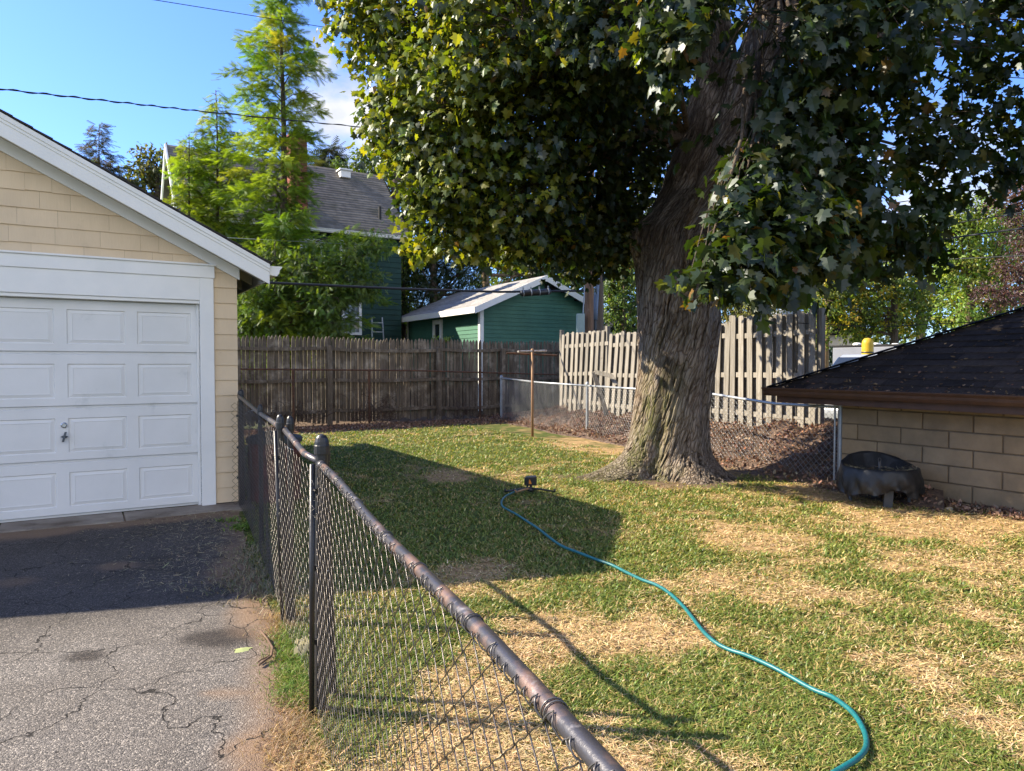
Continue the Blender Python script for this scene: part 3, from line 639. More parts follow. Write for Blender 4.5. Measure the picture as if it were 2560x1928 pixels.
# old rusted chain link fence in front of the pickets
OT = 17.2; of = thing('rusty_chain_link_fence', 'old rusty chain link fence with dark top rail standing against the brown pickets', 'fence', tuple(W(7, OT)))
sA, sB = s_at(601, OT), s_at(1391, OT); b_ = MB()
b_.tube([W(sA, OT, 1.40), W((sA + sB) / 2, OT, 1.345), W(sB, OT, 1.21)], .022, 8); b_.build('top_rail', RUST, of)
for u in (733, 923, 1200):
    s = s_at(u, OT); b_ = MB(); capped_post(b_, W(s, OT), .03, 1.36, n=8); b_.build('post', RUST, of)
V, Fq = chain(W(sA, OT), W(s_at(1253, OT), OT), .05, (1.38, 1.24), A=.026, h=.05, r=.0018, n=3, sub=1, wav=.05, seed=40); np_mesh('chain_mesh', V, [Fq], RUST, of)
# ================================================================ SHADOWBOX FENCE
sb = thing('shadowbox_fence', 'leaning grey shadowbox fence of overlapping boards on the leaf bank', 'fence', tuple(W(10.4, 11)))
SA, SB = Vector((1.25, 18.5, 0)), Vector((4.86, 11.3, 0)); sd = (SB - SA).normalized(); sn = Vector((sd.y, -sd.x, 0));  sn = sn if sn.dot(Vector((-3, -15, 0))) > 0 else -sn
LL = (SB - SA).length; rs = random.Random(17); pan = [0, .26, .52, .76, 1.0]
for k in range(4):
    a, e = pan[k] * LL, pan[k + 1] * LL; lean = (.075, .10, .02, -.005)[k]; zt = (2.30, 2.22, 2.27, 2.36)[k]; zb = (.32, .30, .36, .36)[k]; tl = (0.02, .04, .0, 0)[k]
    for zr in (.28, .98, 1.68):
        b_ = MB(); p = SA + sd * (a + .01); q = SA + sd * (e - .01); dz = rs.uniform(-.03, .03)
        b_.box((p + q) / 2 + Zv * (zb + zr - .02) + sd * lean * zr, (q - p) / 2 + Zv * dz, sn * .02, Zv * .045, rs.uniform(.95, 1.1)); b_.build('rail', GREYWOOD, sb, bevel=.004)
    for sidek in (1, -1):
        b_ = MB(); x = a + (.03 if sidek == 1 else .07)
        while x < e - .10:
            w = .118 + rs.uniform(-.006, .006); l = lean * 1.9 + rs.uniform(-.02, .02); hh = zt + rs.uniform(-.03, .03); z0 = zb + rs.uniform(-.04, .03)
            o = sn * (.021 if sidek == 1 else -.040); ch = .02
            pr = [(0, z0), (w, z0), (w + l, hh - ch * 1.5), (w - ch + l, hh), (ch + l, hh), (l, hh - ch)]
            b_.prism([SA + sd * (x + px_) + o + Zv * pz for px_, pz in pr], sn * .019, rs.uniform(.8, 1.15)); x += .222 + rs.uniform(-.012, .012)
        b_.build('boards', GREYWOOD, sb)
for f in (0, .26, .52, .76, .94, 1.0):
    p = SA + sd * (f * LL) - sn * .05; b_ = MB(); b_.box(p + Zv * 1.2, sd * .047, sn * .047, Zv * 1.2, .75); b_.build('post', GREYWOOD, sb, bevel=.006)
# ================================================================ LEAF BANK
def bank_z(f, g, x, y):      # f along (0 far, 1 near), g across (0 lawn side, 1 fence side)
    n = fbm(x * 1.8, y * 1.8, 2, 4) - .5
    return np.maximum(-.02, (.40 + .12 * sstep(.55, .9, f)) * sstep(.0, .75, g + n * .35) * (1 - .0 * g) + .16 * n * sstep(.02, .3, g) + .02 * (noise3(x * 9, y * 9, 0) - .5)) - .02 * (g <= 0)
fr = np.linspace(-.25, 1.16, 200); gr = np.linspace(0, 1, 50)
f, g = np.meshgrid(fr, gr, indexing='ij')
base0 = np.array(q0) ; bdir = np.array(q3 - q0)
lx = q0.x + (q3.x - q0.x) * f - .25 - .25 * sstep(.5, 1, f) + .25 * (fbm(f * 9, 0, 0, 3) - .5); ly = q0.y + (q3.y - q0.y) * f - .15
rx = SA.x + (SB.x - SA.x) * f + .9; ry = SA.y + (SB.y - SA.y) * f + .45
X = lx + (rx - lx) * g; Y = ly + (ry - ly) * g; Zb = bank_z(f, g, X, Y)
Zb = np.where((f < .05), Zb * sstep(-.25, .12, f), Zb)
n, m = X.shape; i = np.arange(n * m).reshape(n, m); FQ = np.stack([i[:-1, :-1], i[1:, :-1], i[1:, 1:], i[:-1, 1:]], -1).reshape(-1, 4)
SOIL = Mt('bank_soil', (.085, .055, .04), (.16, .11, .08), .95, 14, bump=.9, bs=30, c3=(.22, .155, .11), ns3=6, dist=.03)
o = np_mesh('soil_bank', np.stack([X.ravel(), Y.ravel(), Zb.ravel()], 1), [FQ], SOIL, smooth=True); tag(o, kind='structure')
BANK = (X, Y, Zb)
# ================================================================ FOLIAGE TOOLS
def norm(a): return a / (np.linalg.norm(a, axis=-1, keepdims=True) + 1e-9)
def place(T, F, P, Yv, Nv, size, col):
    """template verts T (k,3), polygons F list; P (n,3) origins, Yv tip dirs, Nv normals, size (n,), col (n,3)"""
    Yv = norm(Yv); Nv = norm(Nv - Yv * (Nv * Yv).sum(-1, keepdims=True)); Xv = np.cross(Yv, Nv)
    V = P[:, None] + size[:, None, None] * (T[None, :, 0:1] * Xv[:, None] + T[None, :, 1:2] * Yv[:, None] + T[None, :, 2:3] * Nv[:, None])
    k = len(T); n = len(P); off = (np.arange(n) * k)[:, None, None]
    Fs = [(np.array(f)[None] + off).reshape(-1, len(f[0])) for f in F]
    return V.reshape(-1, 3), Fs, np.repeat(col, k, 0)
half = [(0, 0), (.18, -.12), (.44, -.10), (.36, .06), (.40, .15), (.66, .34), (.46, .42), (.30, .46), (.34, .70), (.16, .72), (0, 1.0)]
T = [(0, .36, 0)] + [(x, y, -.28 * x + .10 * y * y * -1) for x, y in half] + [(-x, y, -.28 * x - .10 * y * y) for x, y in half[-2:0:-1]]
MAPLE = np.array(T); nT = len(T) - 1; MAPLE_F = [[(0, i + 1, (i + 1) % nT + 1) for i in range(nT)]]
LEAF2 = np.array([(0, 0, 0), (.26, .42, -.10), (0, 1, -.06), (-.26, .42, -.10), (0, .45, .02)]); LEAF2_F = [[(0, 1, 4), (1, 2, 4), (2, 3, 4), (3, 0, 4)]]
T = []; Fd = []
for i in range(9):
    y = .08 + i * .105; w = .30 * math.sin(PI * (.18 + .78 * (i / 9))) ; b = len(T)
    T += [(0, y - .03, 0), (w, y + .10, -.07), (0, y + .055, 0), (-w, y + .10, -.07)]; Fd += [(b, b + 1, b + 2), (b, b + 2, b + 3)]
FROND = np.array(T); FROND_F = [Fd]
def rnd(n): return RNG.normal(size=(n, 3))
def palette(cols, w, n, var=.18):
    c = np.array(cols)[RNG.choice(len(cols), n, p=np.array(w) / sum(w))]; return c * np.exp(RNG.normal(0, var, (n, 1))) * np.exp(RNG.normal(0, .06, (n, 3)))
def merge(parts):
    Vs, Fs, Cs, b = [], {}, [], 0
    for V, F_, C in parts:
        for f in F_: Fs.setdefault(f.shape[1], []).append(f + b)
        Vs.append(V); Cs.append(C); b += len(V)
    return np.concatenate(Vs), [np.concatenate(v) for v in Fs.values()], np.concatenate(Cs)
# ================================================================ THE BIG MAPLE
tree = thing('maple_tree', 'huge old maple with thick furrowed mossy trunk standing in the lawn', 'tree', (TR0[0], TR0[1], 0))
BXY = []
def stem(centers, radii, zs, nseg, twist, flare=None, lump=None):
    """rings at heights zs; centre/radius interpolated; returns V,F,ridge attribute"""
    cz = [c[0] for c in centers]; cx = np.interp(zs, cz, [c[1] for c in centers]); cy = np.interp(zs, cz, [c[2] for c in centers]); rr = np.interp(zs, [r[0] for r in radii], [r[1] for r in radii])
    th = np.linspace(0, 2 * PI, nseg, endpoint=False)[None]; z = zs[:, None]; R = rr[:, None] * np.ones_like(th)
    if flare: R = flare(th, z, R)
    if lump: R = lump(th, z, R)
    ta = th - twist * z; q = 4.6 * np.maximum(R, .2) / .5 * .5
    wob = .3 * (fbm(np.cos(th) * 2, np.sin(th) * 2, z * 1.2, 3) - .5)
    ta = ta + wob
    n1 = noise3(np.cos(ta) * q * 2.1 + 9, np.sin(ta) * q * 2.1 + 9, z * 1.5); n2 = noise3(np.cos(ta) * q * 4.5 + 3, np.sin(ta) * q * 4.5, z * 2.2); n3 = noise3(np.cos(ta) * q * 9.5, np.sin(ta) * q * 9.5 + 7, z * 4)
    ridge = (1 - np.abs(2 * n1 - 1)) * .26 + (1 - np.abs(2 * n2 - 1)) * .42 + (1 - np.abs(2 * n3 - 1)) * .32
    big = fbm(np.cos(ta) * 1.6, np.sin(ta) * 1.6, z * .45, 2) - .5
    R = R * (1 + .16 * big) + .062 * (sstep(.15, .75, ridge) - .6) * np.minimum(1, R / .25)
    X = cx[:, None] + R * np.cos(th); Y = cy[:, None] + R * np.sin(th); V = np.stack([X, Y, z + 0 * X], -1); BXY.append(((np.cos(ta) * q).ravel(), (np.sin(ta) * q).ravel()))
    n, m = X.shape; i = np.arange(n * m).reshape(n, m); i2 = np.roll(i, -1, 1)
    return V.reshape(-1, 3), np.stack([i[:-1], i2[:-1], i2[1:], i[1:]], -1).reshape(-1, 4), ridge.ravel(), th, z
def bark_mat():
    m, nt, p = newmat('maple_bark'); tc = nt.nodes.new('ShaderNodeTexCoord').outputs['Object']; L = nt.links.new
    r = attr(nt, 'ridge'); mo = attr(nt, 'moss'); N = nt.nodes.new
    sx = N('ShaderNodeSeparateXYZ'); L(tc, sx.inputs[0]); cb = N('ShaderNodeCombineXYZ'); L(attr(nt, 'bx'), cb.inputs[0]); L(attr(nt, 'by'), cb.inputs[1]); L(math_(nt, 'MULTIPLY', sx.outputs[2], .95), cb.inputs[2])
    wn = N('ShaderNodeTexNoise'); wn.inputs['Scale'].default_value = 2.2; wn.inputs['Detail'].default_value = 6; L(cb.outputs[0], wn.inputs[0]); sc = N('ShaderNodeVectorMath'); sc.operation = 'SCALE'; sc.inputs['Scale'].default_value = .42; L(wn.outputs['Color'], sc.inputs[0])
    ad = N('ShaderNodeVectorMath'); ad.operation = 'ADD'; L(cb.outputs[0], ad.inputs[0]); L(sc.outputs[0], ad.inputs[1])
    vo = N('ShaderNodeTexVoronoi'); vo.feature = 'DISTANCE_TO_EDGE'; vo.inputs['Scale'].default_value = 5.5; L(ad.outputs[0], vo.inputs[0]); pl = ramp(nt, vo.outputs['Distance'], .0, .22)
    fn = N('ShaderNodeTexNoise'); fn.inputs['Scale'].default_value = 14; fn.inputs['Detail'].default_value = 7; fn.inputs['Roughness'].default_value = .7; L(cb.outputs[0], fn.inputs[0])
    n1 = texnoise(nt, tc, 22, 6, .65, (1.5, 1.5, .35), (0, .25, 0)); n2 = texnoise(nt, tc, 3, 4)
    c = mixc(nt, ramp(nt, r, .40, .78), (.068, .054, .043), (.235, .20, .165))
    c = mixc(nt, ramp(nt, pl, .0, .6), mixc(nt, 1.0, c, (.42, .36, .32), 'MULTIPLY'), c)
    c = mixc(nt, ramp(nt, fn.outputs[0], .4, .7), c, mixc(nt, 1.0, c, (1.45, 1.4, 1.35), 'MULTIPLY'))
    c = mixc(nt, ramp(nt, n1, .35, .7), c, mixc(nt, 1.0, c, (1.35, 1.3, 1.25), 'MULTIPLY'))
    c = mixc(nt, ramp(nt, n2, .45, .75), c, mixc(nt, 1.0, c, (.8, .72, .66), 'MULTIPLY'))
    c = mixc(nt, math_(nt, 'MULTIPLY', mo, ramp(nt, n1, .3, .6)), c, (.11, .115, .03))
    c = mixc(nt, attr(nt, 'wet_shade'), c, (.035, .025, .018))
    L(c, p.inputs['Base Color']); p.inputs['Roughness'].default_value = .92; p.inputs['Specular IOR Level'].default_value = .15
    b = nt.nodes.new('ShaderNodeBump'); b.inputs['Distance'].default_value = .03; b.inputs['Strength'].default_value = .9
    L(math_(nt, 'ADD', math_(nt, 'MULTIPLY', pl, .8), math_(nt, 'MULTIPLY', fn.outputs[0], .7)), b.inputs['Height']); L(b.outputs[0], p.inputs['Normal']); return m
BARK = bark_mat()
TX, TY = TR0
def flare(th, z, R):
    roots = .24 * np.exp(-z / .13) + .17 * np.exp(-z / .42)
    lob = .55 + .45 * np.cos(3 * (th - 3.4)) + .25 * np.cos(5 * th + 1)
    dirl = 1 + .6 * np.exp(-((np.angle(np.exp(1j * (th - PI * 1.06)))) / .5) ** 2)
    return R + roots * np.clip(lob, .15, 2) * dirl
def lump(th, z, R):     # swollen burl on the left at 3 m, groove between the stems
    b = .13 * np.exp(-((z - 3.25) / .28) ** 2) * np.exp(-((np.angle(np.exp(1j * (th - 3.3)))) / .7) ** 2)
    g = .12 * sstep(.9, 2.9, z) * np.exp(-((np.angle(np.exp(1j * (th - 4.75)))) / .16) ** 2) + .05 * (1 - sstep(.2, 1.6, z)) * np.exp(-((np.angle(np.exp(1j * (th - 4.25)))) / .16) ** 2)
    g2 = .05 * sstep(0, .8, z) * np.exp(-((np.angle(np.exp(1j * (th - 5.6)))) / .2) ** 2)
    return R + b - g - g2
def px2(u, v, Y=TY): p = pix(u, v, Y); return (p.z, p.x, p.y)
CT = [(-.1, 2.12, TY), (.0, 2.14, TY), (.4, 2.15, TY), (.9, 2.18, TY), (1.5, 2.24, TY), (2.1, 2.27, TY), (2.7, 2.25, TY), (3.3, 2.28, TY), (3.8, 2.52, TY)]
RA = [(-.1, .53), (0, .52), (.3, .46), (.9, .47), (1.5, .50), (2.0, .535), (2.6, .54), (3.1, .56), (3.6, .50), (3.8, .44)]
zs = np.concatenate([np.linspace(-.06, .6, 70), np.linspace(.6, 3.8, 230)[1:]])
V, Fq, rg, th, z = stem(CT, RA, zs, 420, .42, flare, lump)
TH = np.broadcast_to(th, (len(zs), 420)).ravel(); ZZ = np.broadcast_to(zs[:, None], (len(zs), 420)).ravel()
def angm(a, c, w): return np.exp(-((np.angle(np.exp(1j * (a - c)))) / w) ** 2)
moss = angm(TH - .25 * (ZZ - .5), 3.95, .55) * sstep(2.3, .9, ZZ) * sstep(.25, .55, fbm(TH * 4, ZZ * 3, 0, 4)) * .95; moss = np.maximum(moss, .7 * sstep(.3, .05, ZZ) * sstep(.4, .6, fbm(TH * 3, ZZ * 5, 2, 3)) * angm(TH, 4.2, .8))
wet_shade = angm(TH - .22 * (ZZ - 1.3), 4.25, .20) * sstep(.6, 1.1, ZZ) * sstep(2.4, 1.7, ZZ) * sstep(.35, .55, fbm(TH * 7, ZZ * 4, 3, 3)) * .8
wet_shade = np.maximum(wet_shade, .7 * sstep(2.2, 3.1, ZZ) * angm(TH, 3.9, 1.0) * sstep(.3, .5, fbm(TH * 4, ZZ * 2, 6, 3)))  # upper left trunk: blackened bark with canopy shade painted into the colour
np_mesh('trunk', V, [Fq], BARK, tree, smooth=True, attrs={'ridge': rg, 'moss': moss, 'wet_shade': wet_shade, 'bx': BXY[-1][0], 'by': BXY[-1][1]})
STEMS = [([(3.25, 2.12, 9.75), (3.9, 2.42, 9.8), (4.6, 2.62, 9.85), (5.6, 2.85, 9.95), (8, 2.6, 10.3)], [(3.25, .42), (3.9, .36), (4.6, .30), (5.6, .25), (8, .15)], .35),
         ([(3.15, 2.45, 9.72), (3.9, 2.80, 9.66), (4.6, 3.10, 9.6), (5.4, 3.25, 9.6), (6.4, 3.6, 9.6), (8.5, 4.3, 9.6)], [(3.15, .43), (3.9, .40), (4.6, .36), (5.4, .32), (6.4, .26), (8.5, .15)], .5),
         ([(4.5, 3.0, 9.55), (5.2, 3.2, 9.35), (6.2, 3.4, 9.1), (8, 3.3, 8.6)], [(4.5, .16), (5.2, .15), (6.2, .13), (8, .08)], .3)]
for c, r, tw in STEMS:
    zs = np.linspace(c[0][0], c[-1][0], 150); V, Fq, rg, th, z = stem(c, r, zs, 150, tw)
    np_mesh('limb', V, [Fq], BARK, tree, smooth=True, attrs={'ridge': rg, 'moss': rg * 0, 'wet_shade': (.75 if c[0][1] < 2.3 else .15) * sstep(.3, .5, fbm(V[:, 0] * 3, V[:, 1] * 3, V[:, 2] * 1.2, 3)), 'bx': BXY[-1][0], 'by': BXY[-1][1]})  # left limb darkest: black staining plus painted-in crown shade
# crown lobes: pixel centre, depth, radius, leaves, squash
LOB = [(1010, 40, 9.2, .95, 900), (920, 60, 9.6, .55, 260), (1080, 270, 8.6, .85, 1000), (1000, 330, 8.8, .45, 260), (1130, 430, 8.5, .68, 650), (1080, 480, 8.8, .42, 260), (1180, 560, 8.8, .48, 380), (1320, 250, 8.4, 1.0, 1200), (1300, 480, 8.8, .80, 950), (1380, 572, 9.4, .50, 520), (1290, 600, 9.6, .33, 220),
       (1480, 560, 9.8, .62, 800), (1530, 620, 10.3, .32, 240), (1500, 380, 9.6, .9, 1000), (1540, 180, 8.2, .9, 900), (1280, 60, 8.0, 1.1, 1300), (1560, 20, 7.2, .8, 700), (1450, 120, 10.5, 1.2, 900), (1150, 150, 10.5, 1.2, 900), (1250, 400, 10.8, 1.1, 900),
       (1450, 635, 10.5, .35, 300), (1060, 610, 9.2, .24, 60), (1700, 40, 6.0, .42, 260),
       (1880, 450, 6.0, .36, 260), (1840, 560, 5.6, .28, 170), (1960, 590, 5.8, .42, 330), (1850, 690, 5.3, .25, 130), (1740, 730, 5.2, .13, 36), (1800, 740, 5.4, .14, 42), (1900, 680, 5.6, .22, 110), (2010, 640, 6.0, .26, 130), (2040, 500, 6.4, .62, 400), (2080, 600, 6.6, .34, 220),
       (2180, 530, 7.2, .62, 360), (2170, 640, 7.4, .24, 90), (2290, 560, 7.6, .42, 180), (2330, 650, 7.8, .20, 50), (2330, 430, 7.6, .55, 120), (2450, 400, 7.8, .52, 170), (2400, 290, 7.4, .62, 170), (2530, 420, 8, .45, 120), (2530, 250, 7.6, .62, 170),
       (1900, 250, 6.6, .85, 620), (2050, 280, 6.8, .85, 430), (2190, 330, 7.2, .75, 260), (2260, 130, 7.0, .85, 280), (2440, 60, 7.2, .85, 300), (2060, 80, 6.4, 1.0, 600), (1870, 60, 6.0, .8, 620), (2200, 0, 6.2, .85, 480), (2540, 20, 7, .85, 330),
       (2080, 60, 10.5, .8, 150), (1960, 440, 10.5, .9, 320), (2330, -60, 11, 1.0, 150), (1950, 60, 11, 1.0, 350), (2000, 560, 11.5, .6, 120), (1800, 330, 11.5, 1.0, 900), (1920, 560, 11.5, .8, 600), (1660, 300, 12, 1.3, 900), (1620, 560, 12, .9, 600), (2020, 650, 12.5, .5, 200)]
def maple_leaves():
    parts = []; ctrs = []; twigs = MB()
    main = [Vector((2.42, 9.85, 4.6)), Vector((2.98, 9.68, 4.8)), Vector((2.62, 9.95, 5.6)), Vector((3.4, 9.6, 5.8))]
    lobes = [(pix(u, v, Y), r, n) for (u, v, Y, r, n) in LOB]
    for i in range(34):       # the crown above the frame and beyond it
        a = RNG.uniform(0, 2 * PI); rad = 4.6 * math.sqrt(RNG.uniform(0, 1)); z = RNG.uniform(6.8, 11.5) - .22 * rad; yq = 9.8 + rad * math.sin(a)
        if (z - 1.3 - EYE) / (yq + 1.2) < .53 and 3.0 + rad * math.cos(a) > 3.0: z = EYE + 1.4 + .54 * (yq + 1.3)
        lobes.append((Vector((3.0 + rad * math.cos(a), 9.8 + rad * math.sin(a), z)), 1.25, 330))
    for (x, y, z, r, n) in ((.2, 10.0, 6.9, 1.0, 600), (1.2, 10.0, 6.8, .9, 600), (-.6, 10.1, 7.7, 1.1, 600), (1.6, 9.9, 7.9, 1.1, 600), (.6, 9.6, 8.6, 1.2, 600), (1.4, 10.4, 5.9, .8, 500), (.9, 10.0, 5.6, .7, 400), (2.0, 9.9, 9.0, 1.2, 500)): lobes.append((Vector((x, y, z)), r, n))  # extra dense leaf lobes added on the sun side to shade the upper stems
    for i in range(14):
        yy = RNG.uniform(4.5, 9); lobes.append((Vector((yy * .80 + RNG.uniform(.9, 2.8), yy, RNG.uniform(3.6, 6.5))), 1.0, 300))
    for c, r, n in lobes:
        small = c.x < 1.4; nc = max(3, int(n * (1.95 if small else 1.5) / 13)); q = norm(rnd(nc)) * (RNG.uniform(.25, 1, (nc, 1)) ** .45); q[:, 2] *= .85
        cc = np.array(c) + q * r; outw = norm(q + .001)
        for j in range(nc):
            k = int(RNG.integers(7, 20)); ax = norm(outw[j] * .8 + RNG.normal(size=3) * .5 + np.array([0, 0, -.35]))
            tt = RNG.uniform(-.5, .5, (k, 1)); P = cc[j] + ax * tt * .42 + rnd(k) * .085
            Yv = norm(ax * .45 + rnd(k) * .55 + np.array([0, 0, -.75])); Nv = norm(outw[j] * .55 + np.array([0, 0, .9]) + rnd(k) * .42)
            sz = RNG.uniform(.075, .135, k) * (.86 if small else 1.0); ctrs.append((P, Yv, Nv, sz))
        # a branch to the lobe
        m = min(main, key=lambda w: (w - c).length); s0 = Vector((3.5, 9.5, 6.3)) if c.y < 7 and c.x > 1.2 else m; mid = s0.lerp(c, .5) + Vector((0, 0, .6 if c.y < 7 else .25)) + Vector(RNG.normal(size=3) * .12)
        bp = [s0, s0.lerp(mid, .5) + Vector((0, 0, .12)), mid, mid.lerp(c, .55) + Vector(RNG.normal(size=3) * .08), c]
        L_ = (c - s0).length; twigs.tube(bp, [.03 + .012 * L_ * .5, .028, .022, .014, .007], 6, cap=False)
        for j in range(0, nc, 3):
            e = Vector(cc[j]); st = c.lerp(mid, RNG.uniform(0, .4)); twigs.tube([st, st.lerp(e, .5) + Vector((0, 0, .05)), e], [.008, .005, .003], 4, cap=False)
    P, Yv, Nv, sz = [np.concatenate([c[i] for c in ctrs]) for i in range(4)]
    # keep the trunk clear: drop leaves hanging in front of the lower trunk between camera and bark
    el = (P[:, 2] - EYE) / P[:, 1] * F; el = 912 - el; uu = CU + F * P[:, 0] / P[:, 1]      # open air west of and in front of the leaning stems
    lo = np.interp(el, [0, 100, 200, 300, 400, 500, 600, 720], [1850, 1755, 1700, 1690, 1680, 1640, 1596, 1596]); hi = np.interp(el, [0, 100, 200, 300, 400, 500, 600, 640, 720, 760], [2010, 1970, 1915, 1870, 1800, 1770, 1760, 1690, 1640, 1900])
    keep = ~((uu > lo) & (uu < hi) & (P[:, 1] < 9.9) & (el > -60) & (RNG.random(len(uu)) < .93)) & ~((uu > 1590) & (uu < 1790) & (el > 770)) & ~((uu > 2140) & (el > 40) & (el < 600) & (P[:, 1] < 14) & (RNG.random(len(uu)) < .38))
    P, Yv, Nv, sz = P[keep], Yv[keep], Nv[keep], sz[keep]; n = len(P)
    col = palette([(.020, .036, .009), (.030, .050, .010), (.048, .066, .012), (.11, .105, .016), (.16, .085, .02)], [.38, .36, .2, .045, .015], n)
    # outer leaves on the west side painted yellower, sunlight put into their colour
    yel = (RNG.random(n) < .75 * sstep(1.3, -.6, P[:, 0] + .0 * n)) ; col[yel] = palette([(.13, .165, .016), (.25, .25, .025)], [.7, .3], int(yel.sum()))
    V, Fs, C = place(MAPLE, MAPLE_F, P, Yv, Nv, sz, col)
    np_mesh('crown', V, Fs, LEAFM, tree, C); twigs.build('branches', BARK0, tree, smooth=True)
    print('maple leaves', n)
maple_leaves()
# ================================================================ BACKGROUND BUILDINGS
DG = Mt('dark_green_siding', (.013, .048, .036), (.010, .036, .028), .7, 3, bump=.1, tone=True)
GG = Mt('green_siding', (.060, .165, .115), (.048, .138, .095), .6, 3, bump=.1, tone=True)
GR = Mt('grey_shingle_roof', (.20, .175, .145), (.13, .115, .095), .9, 4, stretch=(1, 1, 1), bump=.4, bs=30, tone=True, c3=(.10, .095, .06), ns3=1.3, thr3=(.55, .72))
BRICK = Mt('red_brick', (.30, .09, .06), (.20, .07, .05), .9, 12, bump=.3, tone=True)
def siding(mb, mk, w0, w1, z0, z1f, step, th=.02):      # mk(x, out, z); lapped boards between w0 and w1
    z = z0
    while z < max(z1f(w0), z1f(w1), z1f((w0 + w1) / 2)):
        xs = np.linspace(w0, w1, 25); ok = [x for x in xs if z1f(x) > z + step * .5]
        if len(ok) > 1:
            a, e = ok[0], ok[-1]; zt = z + step + .01
            mb.add([mk(a, th, z), mk(e, th, z), mk(e, .004, zt), mk(a, .004, zt), mk(a, 0, z), mk(e, 0, z)], [(0, 1, 2, 3), (0, 4, 5, 1)], RNG.uniform(.92, 1.08))
        z += step
def course_roof(mb, mk, a0, a1, n, w0, w1, thk=.02):     # mk(along slope 0..1, w) ; shingle rows with broken tones
    for i in range(n):
        f0, f1 = i / n, (i + 1) / n; x = w0(f0)
        while x < w1(f0):
            e = min(x + RNG.uniform(.5, 1.4), w1(f0)); up = Vector((0, 0, thk))
            e2 = min(e, w1(f1)); x2 = max(x, w0(f1)) if x == w0(f0) else x
            mb.add([mk(f0, x) + up, mk(f0, e) + up, mk(f1, max(e2, x2)), mk(f1, x2), mk(f0, x), mk(f0, e)], [(0, 1, 2, 3), (0, 4, 5, 1)], RNG.uniform(.82, 1.12)); x = e
# --- green two-storey house
hs = thing('green_house', 'dark green two storey house with grey shingle roof and brick chimney behind the feathery conifers', 'house', tuple(W(7, 25.65)))
h0, h1, ht, hz, ez = 2.75, 10.9, 28.4, 9.38, 6.35; hh = 3.05
b_ = MB(); b_.wbox(3.05, 10.6, 25.65, 31.15, -.1, 6.3)
for s in (3.05, 10.45): b_.prism([W(s, 25.65, 6.3), W(s, ht, hz - .3), W(s, 31.15, 6.3)], W(.15, 0))
b_.build('wall', DG, hs)
b_ = MB(); siding(b_, lambda x, o, z: W(x, 25.65 - o, z), 3.05, 10.6, .0, lambda x: 6.3, .2, .03); b_.build('siding', DG, hs)
b_ = MB(); siding(b_, lambda x, o, z: W(3.05 - o, x, z), 25.65, 31.15, 5.6, lambda x: hz - .35 - abs(x - ht) * 1.0, .2, .03); b_.build('gable_siding', Mt('pale_green_siding', (.50, .58, .52), (.45, .52, .47), .6, 3, tone=True), hs)
b_ = MB(); course_roof(b_, lambda f, x: W(x, 25.35 + f * hh, ez + (hz - ez) * f), 0, 1, 26, lambda f: h0, lambda f: h1)
b_.prism([W(h0, 25.35, ez - .02), W(h1, 25.35, ez - .02), W(h1, ht, hz - .02), W(h0, ht, hz - .02)], Vector((0, 0, -.12)), .8); b_.prism([W(h0, ht, hz), W(h1, ht, hz), W(h1, 31.45, ez), W(h0, 31.45, ez)], Vector((0, 0, -.12)), .8)
b_.build('roof', GR, hs)
b_ = MB(); b_.prism([W(h0 - .03, 25.3, ez - .2), W(h0 - .03, 25.3, ez + .03), W(h0 - .03, ht, hz + .03), W(h0 - .03, ht, hz - .22)], W(.06, 0)); b_.prism([W(h0 - .03, 31.45, ez - .2), W(h0 - .03, 31.45, ez + .03), W(h0 - .03, ht, hz + .03), W(h0 - .03, ht, hz - .22)], W(.06, 0))
b_.build('rake_board', WHITE, hs); b_ = MB(); b_.prism([W(h1 - .03, 25.3, ez - .2), W(h1 - .03, 25.3, ez + .03), W(h1 - .03, ht, hz + .03), W(h1 - .03, ht, hz - .22)], W(.05, 0)); b_.build('rake_board', GR, hs)
b_ = MB(); gutter(b_, lambda a, z, s: W(s, 25.33 - a, ez + z), h0, h1, 1.2); b_.build('gutter', WHITE, hs)
sc_ = s_at(752, 25.9); zc = 6.9; b_ = MB()
zz = 6.3; k = 0
while zz < 9.6:
    for j in range(3): b_.wbox(sc_ - .30 + .2 * j + .004, sc_ - .10 + .2 * j - .004, 25.9, 26.6, zz + .008, zz + .07, RNG.uniform(.8, 1.15))
    b_.wbox(sc_ - .29, sc_ + .29, 25.91, 26.59, zz, zz + .078, .55); zz += .078
b_.wbox(sc_ - .35, sc_ + .35, 25.86, 26.64, 9.6, 9.72, .6); b_.build('chimney', BRICK, hs)
def window(parent, mk, x, z, w, h, fr=.1, mull=True, depth=.06):
    b = MB()
    for (a, c, e, g) in ((x - w / 2 - fr, x + w / 2 + fr, z - h / 2 - fr, z - h / 2), (x - w / 2 - fr, x + w / 2 + fr, z + h / 2, z + h / 2 + fr), (x - w / 2 - fr, x - w / 2, z - h / 2, z + h / 2), (x + w / 2, x + w / 2 + fr, z - h / 2, z + h / 2), (x - w / 2, x + w / 2, z - .03, z + .03)):
        b.prism([mk(a, .0, e), mk(c, .0, e), mk(c, .0, g), mk(a, .0, g)], mk(a, depth, e) - mk(a, 0, e))
    f = b.build('window', WHITE, parent); b = MB(); b.add([mk(x - w / 2, .03, z - h / 2), mk(x + w / 2, .03, z - h / 2), mk(x + w / 2, .03, z + h / 2), mk(x - w / 2, .03, z + h / 2)], [(0, 1, 2, 3)]); b.build('pane', GLASS, f)
    return f
hm = lambda x, o, z: W(x, 25.62 - o, z)
for u, z, w, h_ in ((873, 5.6, .45, .75), (880, 3.25, .55, 1.1), (623, 3.6, .6, 1.2), (985 - 205, 5.4, .6, 1.0)): window(hs, hm, s_at(u, 25.6), z, w, h_)
